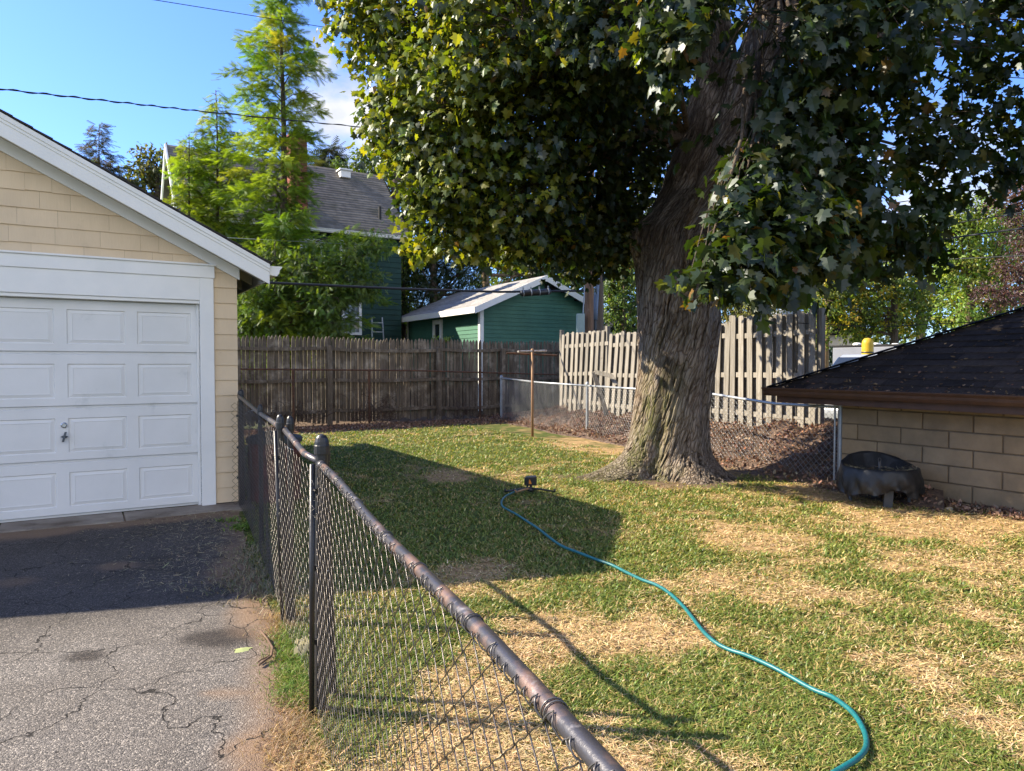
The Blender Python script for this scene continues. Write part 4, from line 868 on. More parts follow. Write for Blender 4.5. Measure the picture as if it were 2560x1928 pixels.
b_ = MB(); s = s_at(952, 26.1); b_.tube([W(s, 26.1, 6.9), W(s, 26.1, 7.55)], .055, 10); b_.build('vent_pipe', Mt('black_pipe', (.03, .03, .03)), hs)
b_ = MB(); s = s_at(864, 28.0); b_.wbox(s - .2, s + .2, 27.8, 28.2, 8.95, 9.22); b_.wbox(s - .26, s + .26, 27.72, 28.28, 9.22, 9.27); b_.build('roof_vent', WHITE, hs)
# ladder standing by the house
ld = thing('step_ladder', 'aluminium step ladder standing against the dark green house wall', 'ladder', tuple(W(s_at(947, 24.9), 24.9)))
sl0 = s_at(948, 24.9); b_ = MB(); wv = .29
for sg in (-1, 1): b_.tube([W(sl0 + sg * wv, 24.75, -.05), W(sl0 + sg * .2, 25.1, 3.25)], .028, 6)
b_.build('rail', GALV, ld)
for i in range(9):
    f = (i + 1) / 9.6; b_ = MB(); b_.box(W(sl0, 24.75 + .35 * f, 3.25 * f), W(wv - .09 * f, 0), W(0, .05), Zv * .014); b_.build('rung', GALV, ld)
# --- small green garage
gg = thing('green_garage', 'small green clapboard garage with white gable trim behind the picket fence', 'garage', tuple(W(11.07, 20.18)))
a0, a1, gt, gd = 11.07, 15.77, 20.18, 26.1; mid = (a0 + a1) / 2; gz = 3.42; gsl = .43
grf = lambda x: gz + gsl * (mid - a0 - abs(x - mid))
b_ = MB(); b_.wbox(a0, a1, gt, gd, -.1, gz - .02)
b_.prism([W(a0, gt, gz - .03), W(mid, gt, grf(mid) - .03), W(a1, gt, gz - .03)], W(0, .1)); b_.prism([W(a0, gd - .1, gz - .03), W(mid, gd - .1, grf(mid) - .03), W(a1, gd - .1, gz - .03)], W(0, .1)); b_.build('wall', GG, gg)
b_ = MB(); siding(b_, lambda x, o, z: W(x, gt - o, z), a0 + .08, a1 - .02, .8, lambda x: grf(x) - .02, .132, .022); b_.build('siding', GG, gg)
b_ = MB(); siding(b_, lambda x, o, z: W(a0 - o, x, z), gt + .02, gd, .8, lambda x: gz - .05, .132, .022); b_.build('siding', GG, gg)
b_ = MB(); b_.wbox(a0 - .035, a0 + .10, gt - .04, gt - .001, 0, gz - .1); b_.wbox(a0 - .04, a0 - .024, gt - .04, gt + .09, 0, gz - .1); b_.build('corner_board', WHITE, gg); b_ = MB(); b_.wbox(a0 - .035, a0 - .024, gd - .1, gd, 0, gz - .1); b_.build('corner_board', WHITE, gg)
ov = .38; b_ = MB()
for sg in (1, -1):
    mk = lambda f, x, sg=sg: W(mid - sg * (mid - a0 + ov) * (1 - f), x, gz + .06 - gsl * ov + gsl * (mid - a0 + ov) * f)
    if sg == 1: course_roof(b_, mk, 0, 1, 15, lambda f: gt - .32, lambda f: gd + .3, .016)
    P = [mk(0, gt - .32), mk(0, gd + .3), mk(1, gd + .3), mk(1, gt - .32)]; b_.prism([p - Zv * .002 for p in P], Vector((0, 0, -.05)), .9)
b_.build('roof', Mt('light_grey_roof', (.33, .32, .31), (.24, .23, .225), .85, 5, bump=.3, tone=True), gg)
b_ = MB()
for sg in (1, -1):
    f = lambda q, o, dz: W(mid - sg * (mid - a0 + ov) * (1 - q), o, gz + .06 - gsl * ov + gsl * (mid - a0 + ov) * q + dz)
    b_.add([f(0, gt - .35, -.2), f(0, gt - .35, .01), f(1, gt - .35, .01), f(1, gt - .35, -.2), f(0, gt - .32, -.2), f(0, gt - .32, .01), f(1, gt - .32, .01), f(1, gt - .32, -.2)], [(0, 1, 2, 3), (7, 6, 5, 4), (1, 5, 6, 2), (0, 3, 7, 4), (0, 4, 5, 1)])
b_.build('rake_board', WHITE, gg)
b_ = MB(); zz = gz + .06 - gsl * ov; b_.wbox(a0 - ov - .03, a0 - ov, gt - .35, gd + .3, zz - .18, zz + .012); b_.wbox(a1 + ov, a1 + ov + .03, gt - .35, gd + .3, zz - .18, zz + .012); b_.build('fascia_board', WHITE, gg)
window(gg, lambda x, o, z: W(a0 - .015 - o, x, z), 23.3, 2.2, .42, 1.5, .16)
b_ = MB(); b_.prism([W(mid + .12, gt - .03, 4.28), W(mid + .75, gt - .03, 4.02), W(mid + .12, gt - .03, 4.02)], W(0, .01)); b_.build('gable_vent', Mt('vent_dark', (.03, .03, .03)), gg)
# ================================================================ POLES, CABLES
def pole(u, Y, r, h, mat_, label, lean=0):
    p = pix(u, 900, Y); b = MB(); n = 10; b.tube([(p.x + lean * i / n, p.y, -.1 + h * i / n) for i in range(n + 1)], [r * (1.1 - .25 * i / n) for i in range(n + 1)], 14)
    t = thing('utility_pole', label, 'utility pole', (p.x, p.y, 0), 'wooden poles behind the grey fence'); b.build('shaft', mat_, t, smooth=True); return t, p
up1, pp1 = pole(1471, 20.0, .125, 11, POLEW, 'reddish brown utility pole with a pale green box, behind the grey fence', .05)
up2, pp2 = pole(1499, 20.6, .105, 11, POLEG, 'grey brown utility pole carrying a blue grey conduit guard, right beside the reddish one')
c = pix(1451, 812, 19.75); b_ = MB(); b_.box(c, Vector((.11, 0, 0)), Vector((0, .10, 0)), Zv * .30); b_.box(c + Vector((0, -.105, 0)), Vector((.10, 0, 0)), Vector((0, .008, 0)), Zv * .28); b_.build('meter_box', Mt('pale_green_metal', (.36, .45, .40), (.32, .40, .36), .5, 4), up1, bevel=.01)
b_ = MB(); b_.tube([c + Vector((.07, 0, .3)), c + Vector((.10, 0, .8)), c + Vector((.14, 0, 2.5))], .015, 6); b_.build('cable', GALV, up1)
g0 = pix(1486, 800, 20.3); b_ = MB(); b_.tube([(g0.x, g0.y, .0), (g0.x, g0.y, g0.z + .02)], .055, 10); b_.build('conduit', BLACKM, up2)
b_ = MB(); g1 = pix(1497, 660, 20.45); b_.tube([g0, g0.lerp(g1, .2), g1, g1 + Zv * 1.5], [.085, .078, .055, .05], 12); b_.build('cable_guard', Mt('blue_grey_plastic', (.16, .21, .29), (.13, .17, .24), .5, 8, bump=.1), up2, smooth=True)
CABM = Mt('cable_black', (.018, .02, .024), (.03, .03, .034), .6, 20)
def cable(name, label, pts, r, sag=0, mat_=CABM, twist=0, n=6, grp='overhead wires and cables'):
    P = []; m = 40
    P0 = [Vector(p) for p in pts]
    for i in range(len(P0) - 1):
        for k in range(m + (i == len(P0) - 2)):
            f = k / m; P.append(P0[i].lerp(P0[i + 1], f) - Zv * (sag * 4 * f * (1 - f)))
    b = MB(); b.tube(P, r, n)
    if twist:
        Q = [p + Vector((0, math.cos(i * twist), math.sin(i * twist))) * r * 1.7 for i, p in enumerate(P)]; b.tube(Q, r * .9, n)
    return tag(b.build(name, mat_, None, smooth=True, loc=P[0]), label, 'cable', grp)
cable('overhead_wire', 'thin wire highest across the blue sky towards the maple', [pix(250, -22, 14), pix(860, 76, 18), pix(1300, 150, 21)], .008)
cable('service_drop_cable', 'twisted black service cable sagging across the sky above the cream garage', [pix(-160, 205, 10.5), pix(220, 247, 12), pix(500, 278, 14.5), pix(925, 320, 18.5), pix(1480, 345, 20)], .009, 0, twist=.75)
cable('overhead_wire', 'pale grey wire passing in front of the dark green house just under its roof', [pix(520, 592, 20), pix(900, 612, 21), pix(1480, 640, 20.3)], .008, 0, GALV)
tc_ = cable('telephone_cable', 'thick black cable from under the garage eave past the green garage', [pix(560, 700, 15.2), pix(690, 708, 16), pix(1000, 722, 18), pix(1250, 730, 19.2), pix(1470, 727, 19.8)], .030, 0)
cs = thing('cable_splice', 'black splice closure hanging on the thick cable before the green gable', 'splice case', tuple(pix(1340, 731, 19.4)))
p = pix(1340, 732, 19.35); p1 = pix(1300, 734, 19.3); p2 = pix(1378, 729, 19.5); b_ = MB(); b_.tube([p1, p1.lerp(p2, .06), p1.lerp(p2, .94), p2], [.04, .085, .085, .04], 12); b_.build('case', BLACKM, cs, smooth=True)
for f in (.1, .35, .62, .9): b_ = MB(); q = p1.lerp(p2, f); b_.tube([q - (p2 - p1) * .012, q + (p2 - p1) * .012], .095, 12); b_.box(q + Zv * .12, Vector((.02, 0, 0)), Vector((0, .02, 0)), Zv * .04); b_.build('clamp', GALV, cs)
cable('overhead_wire', 'upper black wire crossing the purple leaved tree at the right edge', [pix(2250, 582, 14), pix(2400, 556, 13), pix(2700, 508, 11)], .008)
cable('overhead_wire', 'thick black wire just below it at the right edge', [pix(2250, 615, 14), pix(2400, 592, 13), pix(2700, 552, 11)], .016)
cable('overhead_wire', 'faint wire low over the bright green trees at right', [pix(2200, 655, 20), pix(2400, 647, 18), pix(2700, 632, 15)], .010)
cable('guy_wire', 'taut thin wire from the grey fence top to over the dark hipped roof', [pix(1995, 808, 11.5), pix(2200, 818, 11), pix(2420, 806, 10.5), pix(2600, 795, 10)], .006)
# ================================================================ THINGS IN THE YARD
cp = thing('clothesline_post', 'rusty brown clothesline post with crossed arms at the far end of the lawn', 'post', tuple(G(1331, 1091)))
c = G(1331, 1091); b_ = MB(); b_.tube([(c.x, c.y, -.05), (c.x, c.y, 1.80)], .028, 10); b_.lathe((c.x, c.y, 1.78), [(.035, 0), (.035, .04), (.02, .055), (.001, .058)], 10); RB = Mt('rust_tan_paint', (.33, .20, .11), (.24, .13, .07), .7, 9, stretch=(3, 3, .6), bump=.2); b_.build('shaft', RB, cp, smooth=True)
b_ = MB(); b_.tube([pix(1266, 883, c.y), pix(1393, 889, c.y + .1)], .020, 8); b_.build('arm', RUST, cp)
b_ = MB(); b_.tube([pix(1295, 879, c.y - .5), pix(1366, 877, c.y + .5)], .020, 8); b_.build('arm', Mt('flaked_white_pipe', (.50, .46, .40), (.30, .16, .09), .7, 14, (.5, .62)), cp)
wb = thing('wooden_brace', 'weathered lumber brace leaning against the grey fence on the leaf bank', 'brace', tuple(pix(1515, 1035, 15.2)))
for a, e, w in (((1484, 930), (1517, 1038), .05), ((1486, 930), (1528, 940), .045), ((1527, 937), (1541, 962), .045)):
    pa, pb = pix(a[0], a[1], 15.4), pix(e[0], e[1], 15.2); b_ = MB(); d_ = (pb - pa); sd2 = d_.normalized().cross(Vector((0, 1, 0))).normalized(); b_.box((pa + pb) / 2, d_ / 2, sd2 * w, Vector((0, .02, 0)), 1.0); b_.build('board', GREYWOOD, wb, bevel=.004)
# barrel behind the black fence
bp_ = Vector((-2.66, 7.95, 0)); br = thing('trash_barrel', 'rusty red barrel with dark lid by the cream garage, behind the black mesh', 'barrel', tuple(bp_))
b_ = MB(); b_.lathe(bp_, [(.28, -.01), (.285, .02), (.275, .04), (.28, .28), (.292, .30), (.28, .32), (.28, .50), (.292, .52), (.28, .54), (.28, .64), (.29, .66)], 28); b_.build('body', Mt('rust_red_drum', (.13, .035, .025), (.075, .03, .022), .6, 7, bump=.2, c3=(.16, .08, .05), ns3=12, thr3=(.6, .75)), br, smooth=True)
b_ = MB(); b_.lathe(bp_, [(.30, .64), (.305, .68), (.29, .70), (.18, .73), (.16, .755), (.02, .76), (.001, .76)], 28); b_.build('lid', Mt('dark_lid', (.03, .035, .035), (.05, .05, .05), .6, 9), br, smooth=True)
# sprinkler
sp = G(1327, 1232); spk = thing('lawn_sprinkler', 'black impact sprinkler on a low three armed stand in the grass', 'sprinkler', tuple(sp))
BLP = Mt('black_plastic', (.012, .012, .013), (.02, .02, .02), .35, 8, spec=.5)
b_ = MB(); b_.box(sp + Vector((.004, 0, .143)), Vector((.062, .004, .004)), Vector((-.004, .05, 0)), Vector((0, 0, .052))); b_.box(sp + Vector((-.064, 0, .135)), Vector((.012, 0, 0)), Vector((0, .03, 0)), Vector((0, 0, .045))); b_.build('head', BLP, spk, bevel=.010)
b_ = MB(); b_.lathe(sp, [(.022, .04), (.020, .07), (.014, .075), (.014, .095), (.019, .10)], 14); b_.build('riser', BLP, spk, smooth=True)
b_ = MB(); b_.prism([sp + Vector((x, -.052, z)) for x, z in ((-.024, .112), (.008, .112), (-.002, .145), (-.016, .168), (-.024, .145))], Vector((0, -.006, 0))); b_.build('deflector', Mt('orange_plastic', (.65, .22, .03), (.5, .17, .03), .4, 9), spk)
TANP = Mt('tan_plastic', (.34, .20, .10), (.25, .14, .07), .5, 9)
for a, L_, mt_ in ((185, .30, BLP), (-8, .28, BLP), (205, .20, TANP), (100, .2, BLP)):
    a = math.radians(a); e = sp + Vector((math.cos(a) * L_, math.sin(a) * L_, .02)); b_ = MB(); b_.tube([sp + Zv * .05, sp + Vector((math.cos(a) * L_ * .4, math.sin(a) * L_ * .4, .045)), e], [.014, .012, .010], 8); b_.tube([e - Zv * .005, e + Zv * .03], .012, 8); b_.build('leg', mt_, spk, smooth=True)
b_ = MB(); b_.lathe(sp, [(.001, .055), (.038, .052), (.042, .035), (.036, .018), (.001, .015)], 16); b_.build('hub', BLP, spk, smooth=True)
# hose
HP = [(1293, 1231), (1276, 1237), (1262, 1246), (1254, 1258), (1257, 1268), (1272, 1277), (1290, 1288), (1315, 1306), (1345, 1325), (1378, 1349), (1402, 1365), (1425, 1377), (1455, 1390), (1490, 1403), (1530, 1415), (1565, 1432), (1605, 1453), (1640, 1468), (1668, 1484), (1690, 1500), (1712, 1522), (1728, 1545), (1745, 1570), (1765, 1592), (1790, 1610), (1825, 1627), (1860, 1641), (1905, 1663), (1950, 1684), (1995, 1706), (2035, 1727), (2075, 1746), (2105, 1768), (2135, 1793), (2156, 1822), (2166, 1852), (2162, 1882), (2142, 1908), (2110, 1926), (2070, 1946), (2020, 1985)]
hp = [G(u, v, .012) for u, v in HP]; cr_ = []
for i in range(1, len(hp) - 2):
    for k in range(6):
        t = k / 6; a, b, c, d = hp[i - 1], hp[i], hp[i + 1], hp[i + 2]; cr_.append(.5 * ((2 * b) + (c - a) * t + (2 * a - 5 * b + 4 * c - d) * t * t + (3 * b - a - 3 * c + d) * t ** 3))
cr_ = [Vector((p.x, p.y, .022 + .006 * math.sin(i * .21) )) for i, p in enumerate(cr_)]; cr_ = [sp + Vector((-.15, 0, .035))] + cr_
b_ = MB(); b_.tube(cr_, .0110, 12)
ho = tag(b_.build('garden_hose', Mt('teal_hose', (.012, .15, .155), (.008, .10, .11), .4, 60, bump=.1, spec=.5), None, smooth=True, loc=cr_[10]), 'teal green garden hose snaking over the lawn to the sprinkler', 'hose')
# fire pit
fp = Vector((4.03, 7.78, 0)); fpt = thing('fire_pit', 'round fire pit under a sagging black cover by the block wall', 'fire pit', tuple(fp))
FAB = Mt('black_fabric', (.009, .010, .012), (.018, .019, .021), .5, 5, bump=.4, bs=12, spec=.45, c3=(.04, .04, .04), ns3=20, thr3=(.66, .8))
rs = random.Random(4)
def drape(a, r, z):
    if z < .37:
        f = (.37 - z) / .25; fold = .034 * f * (1.4 * (abs(math.sin(a * 5.5 + 9 * z)) - .5) + .8 * (abs(math.sin(a * 12.5 + 2 - z * 22)) - .5) + .4 * math.sin(a * 23 + z * 9)); hem = .06 * f * f * max(0, math.sin(a * 2.2 + 4.1)) + .02 * f * math.sin(a * 7) * f
        return (r + fold - .0 * f, z + hem)
    return (r + .006 * math.sin(a * 13), z + .012 * math.sin(a * 6 + r * 22) * (r < .36) + .12 * max(0, math.sin(a + .15)) ** 1.5 * sstep(.1, .36, r))
b_ = MB(); b_.lathe(fp, [(.385, .10), (.392, .13), (.40, .17), (.408, .22), (.412, .27), (.405, .32), (.395, .36), (.385, .385), (.37, .392), (.34, .375), (.30, .345), (.24, .32), (.15, .315), (.07, .33), (.03, .36), (.001, .37)], 96, fn=drape); b_.build('cover', FAB, fpt, smooth=True)
b_ = MB(); b_.lathe(fp, [(.001, .14), (.12, .145), (.24, .18), (.33, .25), (.36, .33), (.355, .33), (.32, .25), (.001, .16)], 32); b_.build('bowl', Mt('sooty_iron', (.02, .019, .018), (.045, .035, .03), .7, 8), fpt, smooth=True)
for a in (-1.75, -.35, 1.2, 2.6):
    q = fp + Vector((math.cos(a) * .27, math.sin(a) * .27, 0)); dd = Vector((math.cos(a), math.sin(a), 0)); b_ = MB(); b_.box(q + Zv * .1 + dd * .03, Vector((-dd.y, dd.x, 0)) * .045, dd * .015, Zv * .115 + dd * .02); b_.build('leg', Mt('grey_steel', (.06, .065, .07), (.09, .09, .09), .5, 9), fpt, bevel=.004)
hq = fp + Vector((-.01, -.02, .36)); b_ = MB(); b_.tube([hq - Zv * .03, hq + Zv * .08], .014, 8); b_.tube([hq + Vector((math.cos(t) * .016, 0, .10 + math.sin(t) * .022)) for t in np.linspace(-1.6, 4.7, 14)], .003, 6); b_.build('handle', Mt('dull_iron', (.05, .05, .05), (.09, .08, .07), .6, 9), fpt, smooth=True)
# ================================================================ BEYOND THE GREY FENCE
def car(label, p, ang, paint, suv=False, tint=(.02, .025, .03)):
    t = thing('parked_car', label, 'car', (p[0], p[1], 0), 'cars parked beyond the grey fence'); ca, sa = math.cos(ang), math.sin(ang)
    X_ = Vector((ca, sa, 0)); Y_ = Vector((-sa, ca, 0)); P0 = Vector((p[0], p[1], 0)); hgt = 1.72 if suv else 1.45
    L = lambda x, y, z: P0 + X_ * x + Y_ * y + Zv * z
    b = MB(); prof = [(-2.2, .35), (-2.25, .7), (-2.15, .95), (-1.1, 1.02), (1.3, 1.02), (2.1, .88), (2.25, .62), (2.2, .3)]
    b.prism([L(x, -.88, z) for x, z in prof], Y_ * 1.76); b.build('body', paint, t, bevel=.08)
    cz = hgt - .04; cab = [(-2.0 if suv else -1.5, 1.0), (-1.75 if suv else -1.0, cz), (.45, cz), (1.25, 1.0)]
    b = MB(); b.prism([L(x, -.74, z) for x, z in cab], Y_ * 1.48); b.build('window', Mt('tinted_glass', tint, None, .06, spec=1), t, bevel=.05)
    b = MB(); b.prism([L(x, -.70, z) for x, z in ((cab[1][0] + .02, cz - .02), (cab[1][0] + .1, hgt), (.35, hgt), (.48, cz - .02))], Y_ * 1.4); b.build('roof', paint, t, bevel=.03)
    for x in (-1.4, 1.4):
        for y in (-.80, .80):
            w = MB(); w.tube([L(x, y - .1, .31), L(x, y + .1, .31)], .31, 20); wo = w.build('wheel', Mt('tyre', (.015, .015, .015)), t); r_ = MB(); r_.tube([L(x, y - .108, .31), L(x, y + .108, .31)], .18, 14); r_.build('rim', GALV, wo)
    for y in (-.62, .62):
        for x, mm in ((2.19, Mt('lamp', (.7, .7, .7), None, .1)), (-2.22, Mt('tail_lamp', (.4, .02, .02), None, .2))): b = MB(); b.box(L(x, y, .74), X_ * .04, Y_ * .18, Zv * .07); b.build('headlight' if x > 0 else 'tail_light', mm, t)
    return t
CB = Mt('dark_blue_paint', (.02, .03, .06), (.025, .035, .065), .2, 3, spec=.6); CWp = Mt('silver_paint', (.42, .44, .47), (.38, .40, .43), .25, 3, spec=.6, metal=.3); CR = Mt('red_paint', (.35, .02, .02), (.3, .02, .02), .25, 3)
ga = math.atan2(DY, DX)
car('dark blue parked car seen through the grey fence boards beside the maple trunk', W(14.6, 13.6), ga + PI, CB)
car('silver grey parked car glimpsed between fence boards and the block garage corner', W(14.8, 9.0), ga + PI, CWp, True)
car('black parked car behind the far end of the grey boards', W(15.2, 17.4), ga + PI, Mt('black_paint', (.012, .012, .015), (.02, .02, .02), .2, 3), True)
car('red car parked far across the lot beyond the grey fence', W(23, 20.0), ga + PI, CR)
tr = thing('box_trailer', 'pale grey box trailer parked beyond the dark hipped roof', 'trailer', tuple(W(23.5, 9)))
tp = pix(2081, 865, 25); b_ = MB(); s_, t_ = ST(tp); b_.wbox(s_, s_ + 5.5, t_ - 2.6, t_, .45, 2.12); b_.build('body', Mt('pale_grey_panel', (.20, .21, .25), (.17, .18, .215), .5, 1.5), tr, bevel=.04)
b_ = MB(); b_.wbox(s_ - .03, s_ + 5.53, t_ - 2.63, t_ + .03, 2.12, 2.17); b_.build('roof_edge', BLACKM, tr)
for x in (1.6, 2.6, 4.6):
    w = MB(); w.tube([W(s_ + x, t_ - 2.62, .42), W(s_ + x, t_ - 2.4, .42)], .42, 18); w.build('wheel', Mt('tyre2', (.015, .015, .015)), tr)
b_ = MB()
for i in range(9): b_.lathe(W(s_ + .5 + i * .6, t_ - .6 - .3 * (i % 2), 2.16), [(.14, 0), (.14, .07), (.09, .10), (.001, .105)], 10)
b_.build('roof_vents', WHITE, tr)
bo = pix(2169, 870, 22); bt_ = thing('bollard', 'yellow rounded steel bollard in front of the pale grey trailer', 'bollard', (bo.x, bo.y, 0))
b_ = MB(); b_.lathe((bo.x, bo.y, 0), [(.17, -.05), (.17, 2.14), (.165, 2.19), (.14, 2.26), (.09, 2.31), (.001, 2.33)], 24); b_.build('post', Mt('yellow_paint', (.48, .32, .02), (.40, .26, .02), .45, 6, bump=.1), bt_, smooth=True)
b_ = MB(); b_.lathe((bo.x, bo.y, 0), [(.171, 1.86), (.175, 1.87), (.175, 1.89), (.171, 1.90)], 24); b_.build('cap_seam', BLACKM, bt_)
tp2 = pix(2064, 880, 33); b_ = MB(); b_.tube([(tp2.x, tp2.y, -.1), (tp2.x, tp2.y, 2.6), (tp2.x + .02, tp2.y, 9)], [.15, .15, .12], 12); tag(b_.build('wooden_post', Mt('tan_pole', (.40, .26, .15), (.32, .2, .12), .8, 6), None, smooth=True, loc=tp2), 'pale tan utility pole left of the grey trailer', 'utility pole')
def far_house(label, u0, u1, vt, ve, Y, wallm, roofm, wins=2):
    a, b, top, ev = pix(u0, ve, Y), pix(u1, ve, Y), pix((u0 + u1) / 2, vt, Y), 0
    t = thing('distant_house', label, 'house', (a.x, a.y, 0), 'houses far across the road'); dx = b.x - a.x; bb = MB(); ez_ = a.z
    bb.box((a.x + dx / 2, a.y + 3.5, ez_ / 2), Vector((dx / 2, 0, 0)), Vector((0, 3.5, 0)), Zv * ez_ / 2); bb.build('wall', wallm, t)
    bb = MB(); bb.prism([Vector((a.x - .4, a.y - .4, ez_)), Vector((a.x + dx + .4, a.y - .4, ez_)), Vector((a.x + dx / 2, a.y - .4, top.z))], Vector((0, 7.8, 0))); bb.build('roof', roofm, t)
    for i in range(wins): window(t, lambda x, o, z: Vector((x, a.y - .02 - o, z)), a.x + dx * (i + .5) / wins, ez_ * .55, dx / wins * .35, ez_ * .3, .12)
far_house('beige house with pale gable at the far right of the grey fence', 2046, 2130, 775, 838, 48, Mt('beige_wall', (.55, .47, .36), (.5, .42, .32), .8, 2), GR)
far_house('small white house glimpsed above the grey fence boards', 1925, 2010, 770, 800, 52, WHITE, Mt('pale_roof', (.30, .32, .36), (.26, .28, .3), .8, 2))
far_house('pale blue house between the poles and the maple trunk', 1530, 1585, 790, 830, 46, Mt('pale_blue_wall', (.32, .38, .42), (.28, .34, .38), .8, 2), GR, 1)
# ================================================================ OTHER TREES
GRN = [(.06, .10, .018), (.085, .135, .022), (.12, .165, .03)]; YGR = [(.15, .23, .025), (.20, .27, .03), (.28, .29, .035)]; DKG = [(.022, .042, .014), (.035, .06, .018), (.05, .08, .02)]; YEL = [(.17, .22, .025), (.50, .40, .03), (.10, .15, .02)]
PUR = [(.075, .035, .035), (.11, .055, .05), (.16, .09, .075)]; OLV = [(.10, .115, .035), (.14, .14, .04), (.06, .08, .025)]
def bgtree(name, label, u, Y, lobes, cols, size=.16, tr=.2, group=None, wts=(.4, .4, .2), lean=0, tmpl=(LEAF2, LEAF2_F), dens=1.0, clump=.28, bark=BARK0, vert=0, flat=.6):
    base = pix(u, 900, Y); base.z = 0; t = thing(name, label, 'tree', tuple(base), group); parts = []; tw = MB()
    zs_ = [pix(l[0], l[1], Y + l[2]).z for l in lobes]; ztop = max(zs_); fork = max(1.2, min(zs_) - .3)
    fk = base + Vector((lean * fork, 0, fork)); hub = base + Vector((lean * (fork + ztop) / 2, 0, (fork + ztop) / 2))
    b = MB(); b.tube([base - Zv * .1, base + Zv * .25, base.lerp(fk, .5), fk, hub, base + Vector((lean * ztop, 0, ztop))], [tr * 1.5, tr * 1.1, tr, tr * .85, tr * .5, tr * .12], 12); b.build('trunk', bark, t, smooth=True)
    for (lu, lv, dY, r, n) in lobes:
        c = pix(lu, lv, Y + dY); n = int(n * dens); nc = max(4, n // 16); q = norm(rnd(nc)) * (RNG.uniform(.1, 1, (nc, 1)) ** .4) * r; cc = np.array(c) + q * np.array([1, 1, .85])
        k = 16; ax = norm(norm(q) * .7 + rnd(nc) * .5); tt = RNG.uniform(-.5, .5, (nc, k, 1))
        P = (cc[:, None] + ax[:, None] * tt * clump * 2.4 + RNG.normal(size=(nc, k, 3)) * clump * .42 * np.array([1, 1, flat])).reshape(-1, 3); m = len(P); o = np.repeat(norm(q), k, 0)
        Yv = norm(o * .5 + rnd(m) * .6 + np.array([0, 0, -.4 + vert])); Nv = norm(o * .6 + np.array([0, 0, .7]) + rnd(m) * .5)
        cl = palette(cols, wts, nc, .22); cl = np.repeat(cl, k, 0) * np.exp(RNG.normal(0, .12, (m, 1)))
        V, Fs, C = place(*tmpl, P, Yv, Nv, RNG.uniform(.7, 1.3, m) * size, cl); parts.append((V, Fs, C))
        s0 = fk.lerp(hub, RNG.uniform(0, 1)); md_ = s0.lerp(c, .5) + Vector(RNG.normal(size=3) * .15 * r); tw.tube([s0, md_, c], [tr * .35, tr * .2, .02], 6, cap=False)
        for j in range(0, nc, 4): e = Vector(cc[j]); tw.tube([c.lerp(md_, .3), c.lerp(e, .6) + Vector(RNG.normal(size=3) * .06), e], [tr * .10 + .005, .012, .006], 4, cap=False)
    tw.build('branches', bark, t, smooth=True); V, Fs, C = merge(parts); np_mesh('crown', V, Fs, LEAFB, t, C); return t
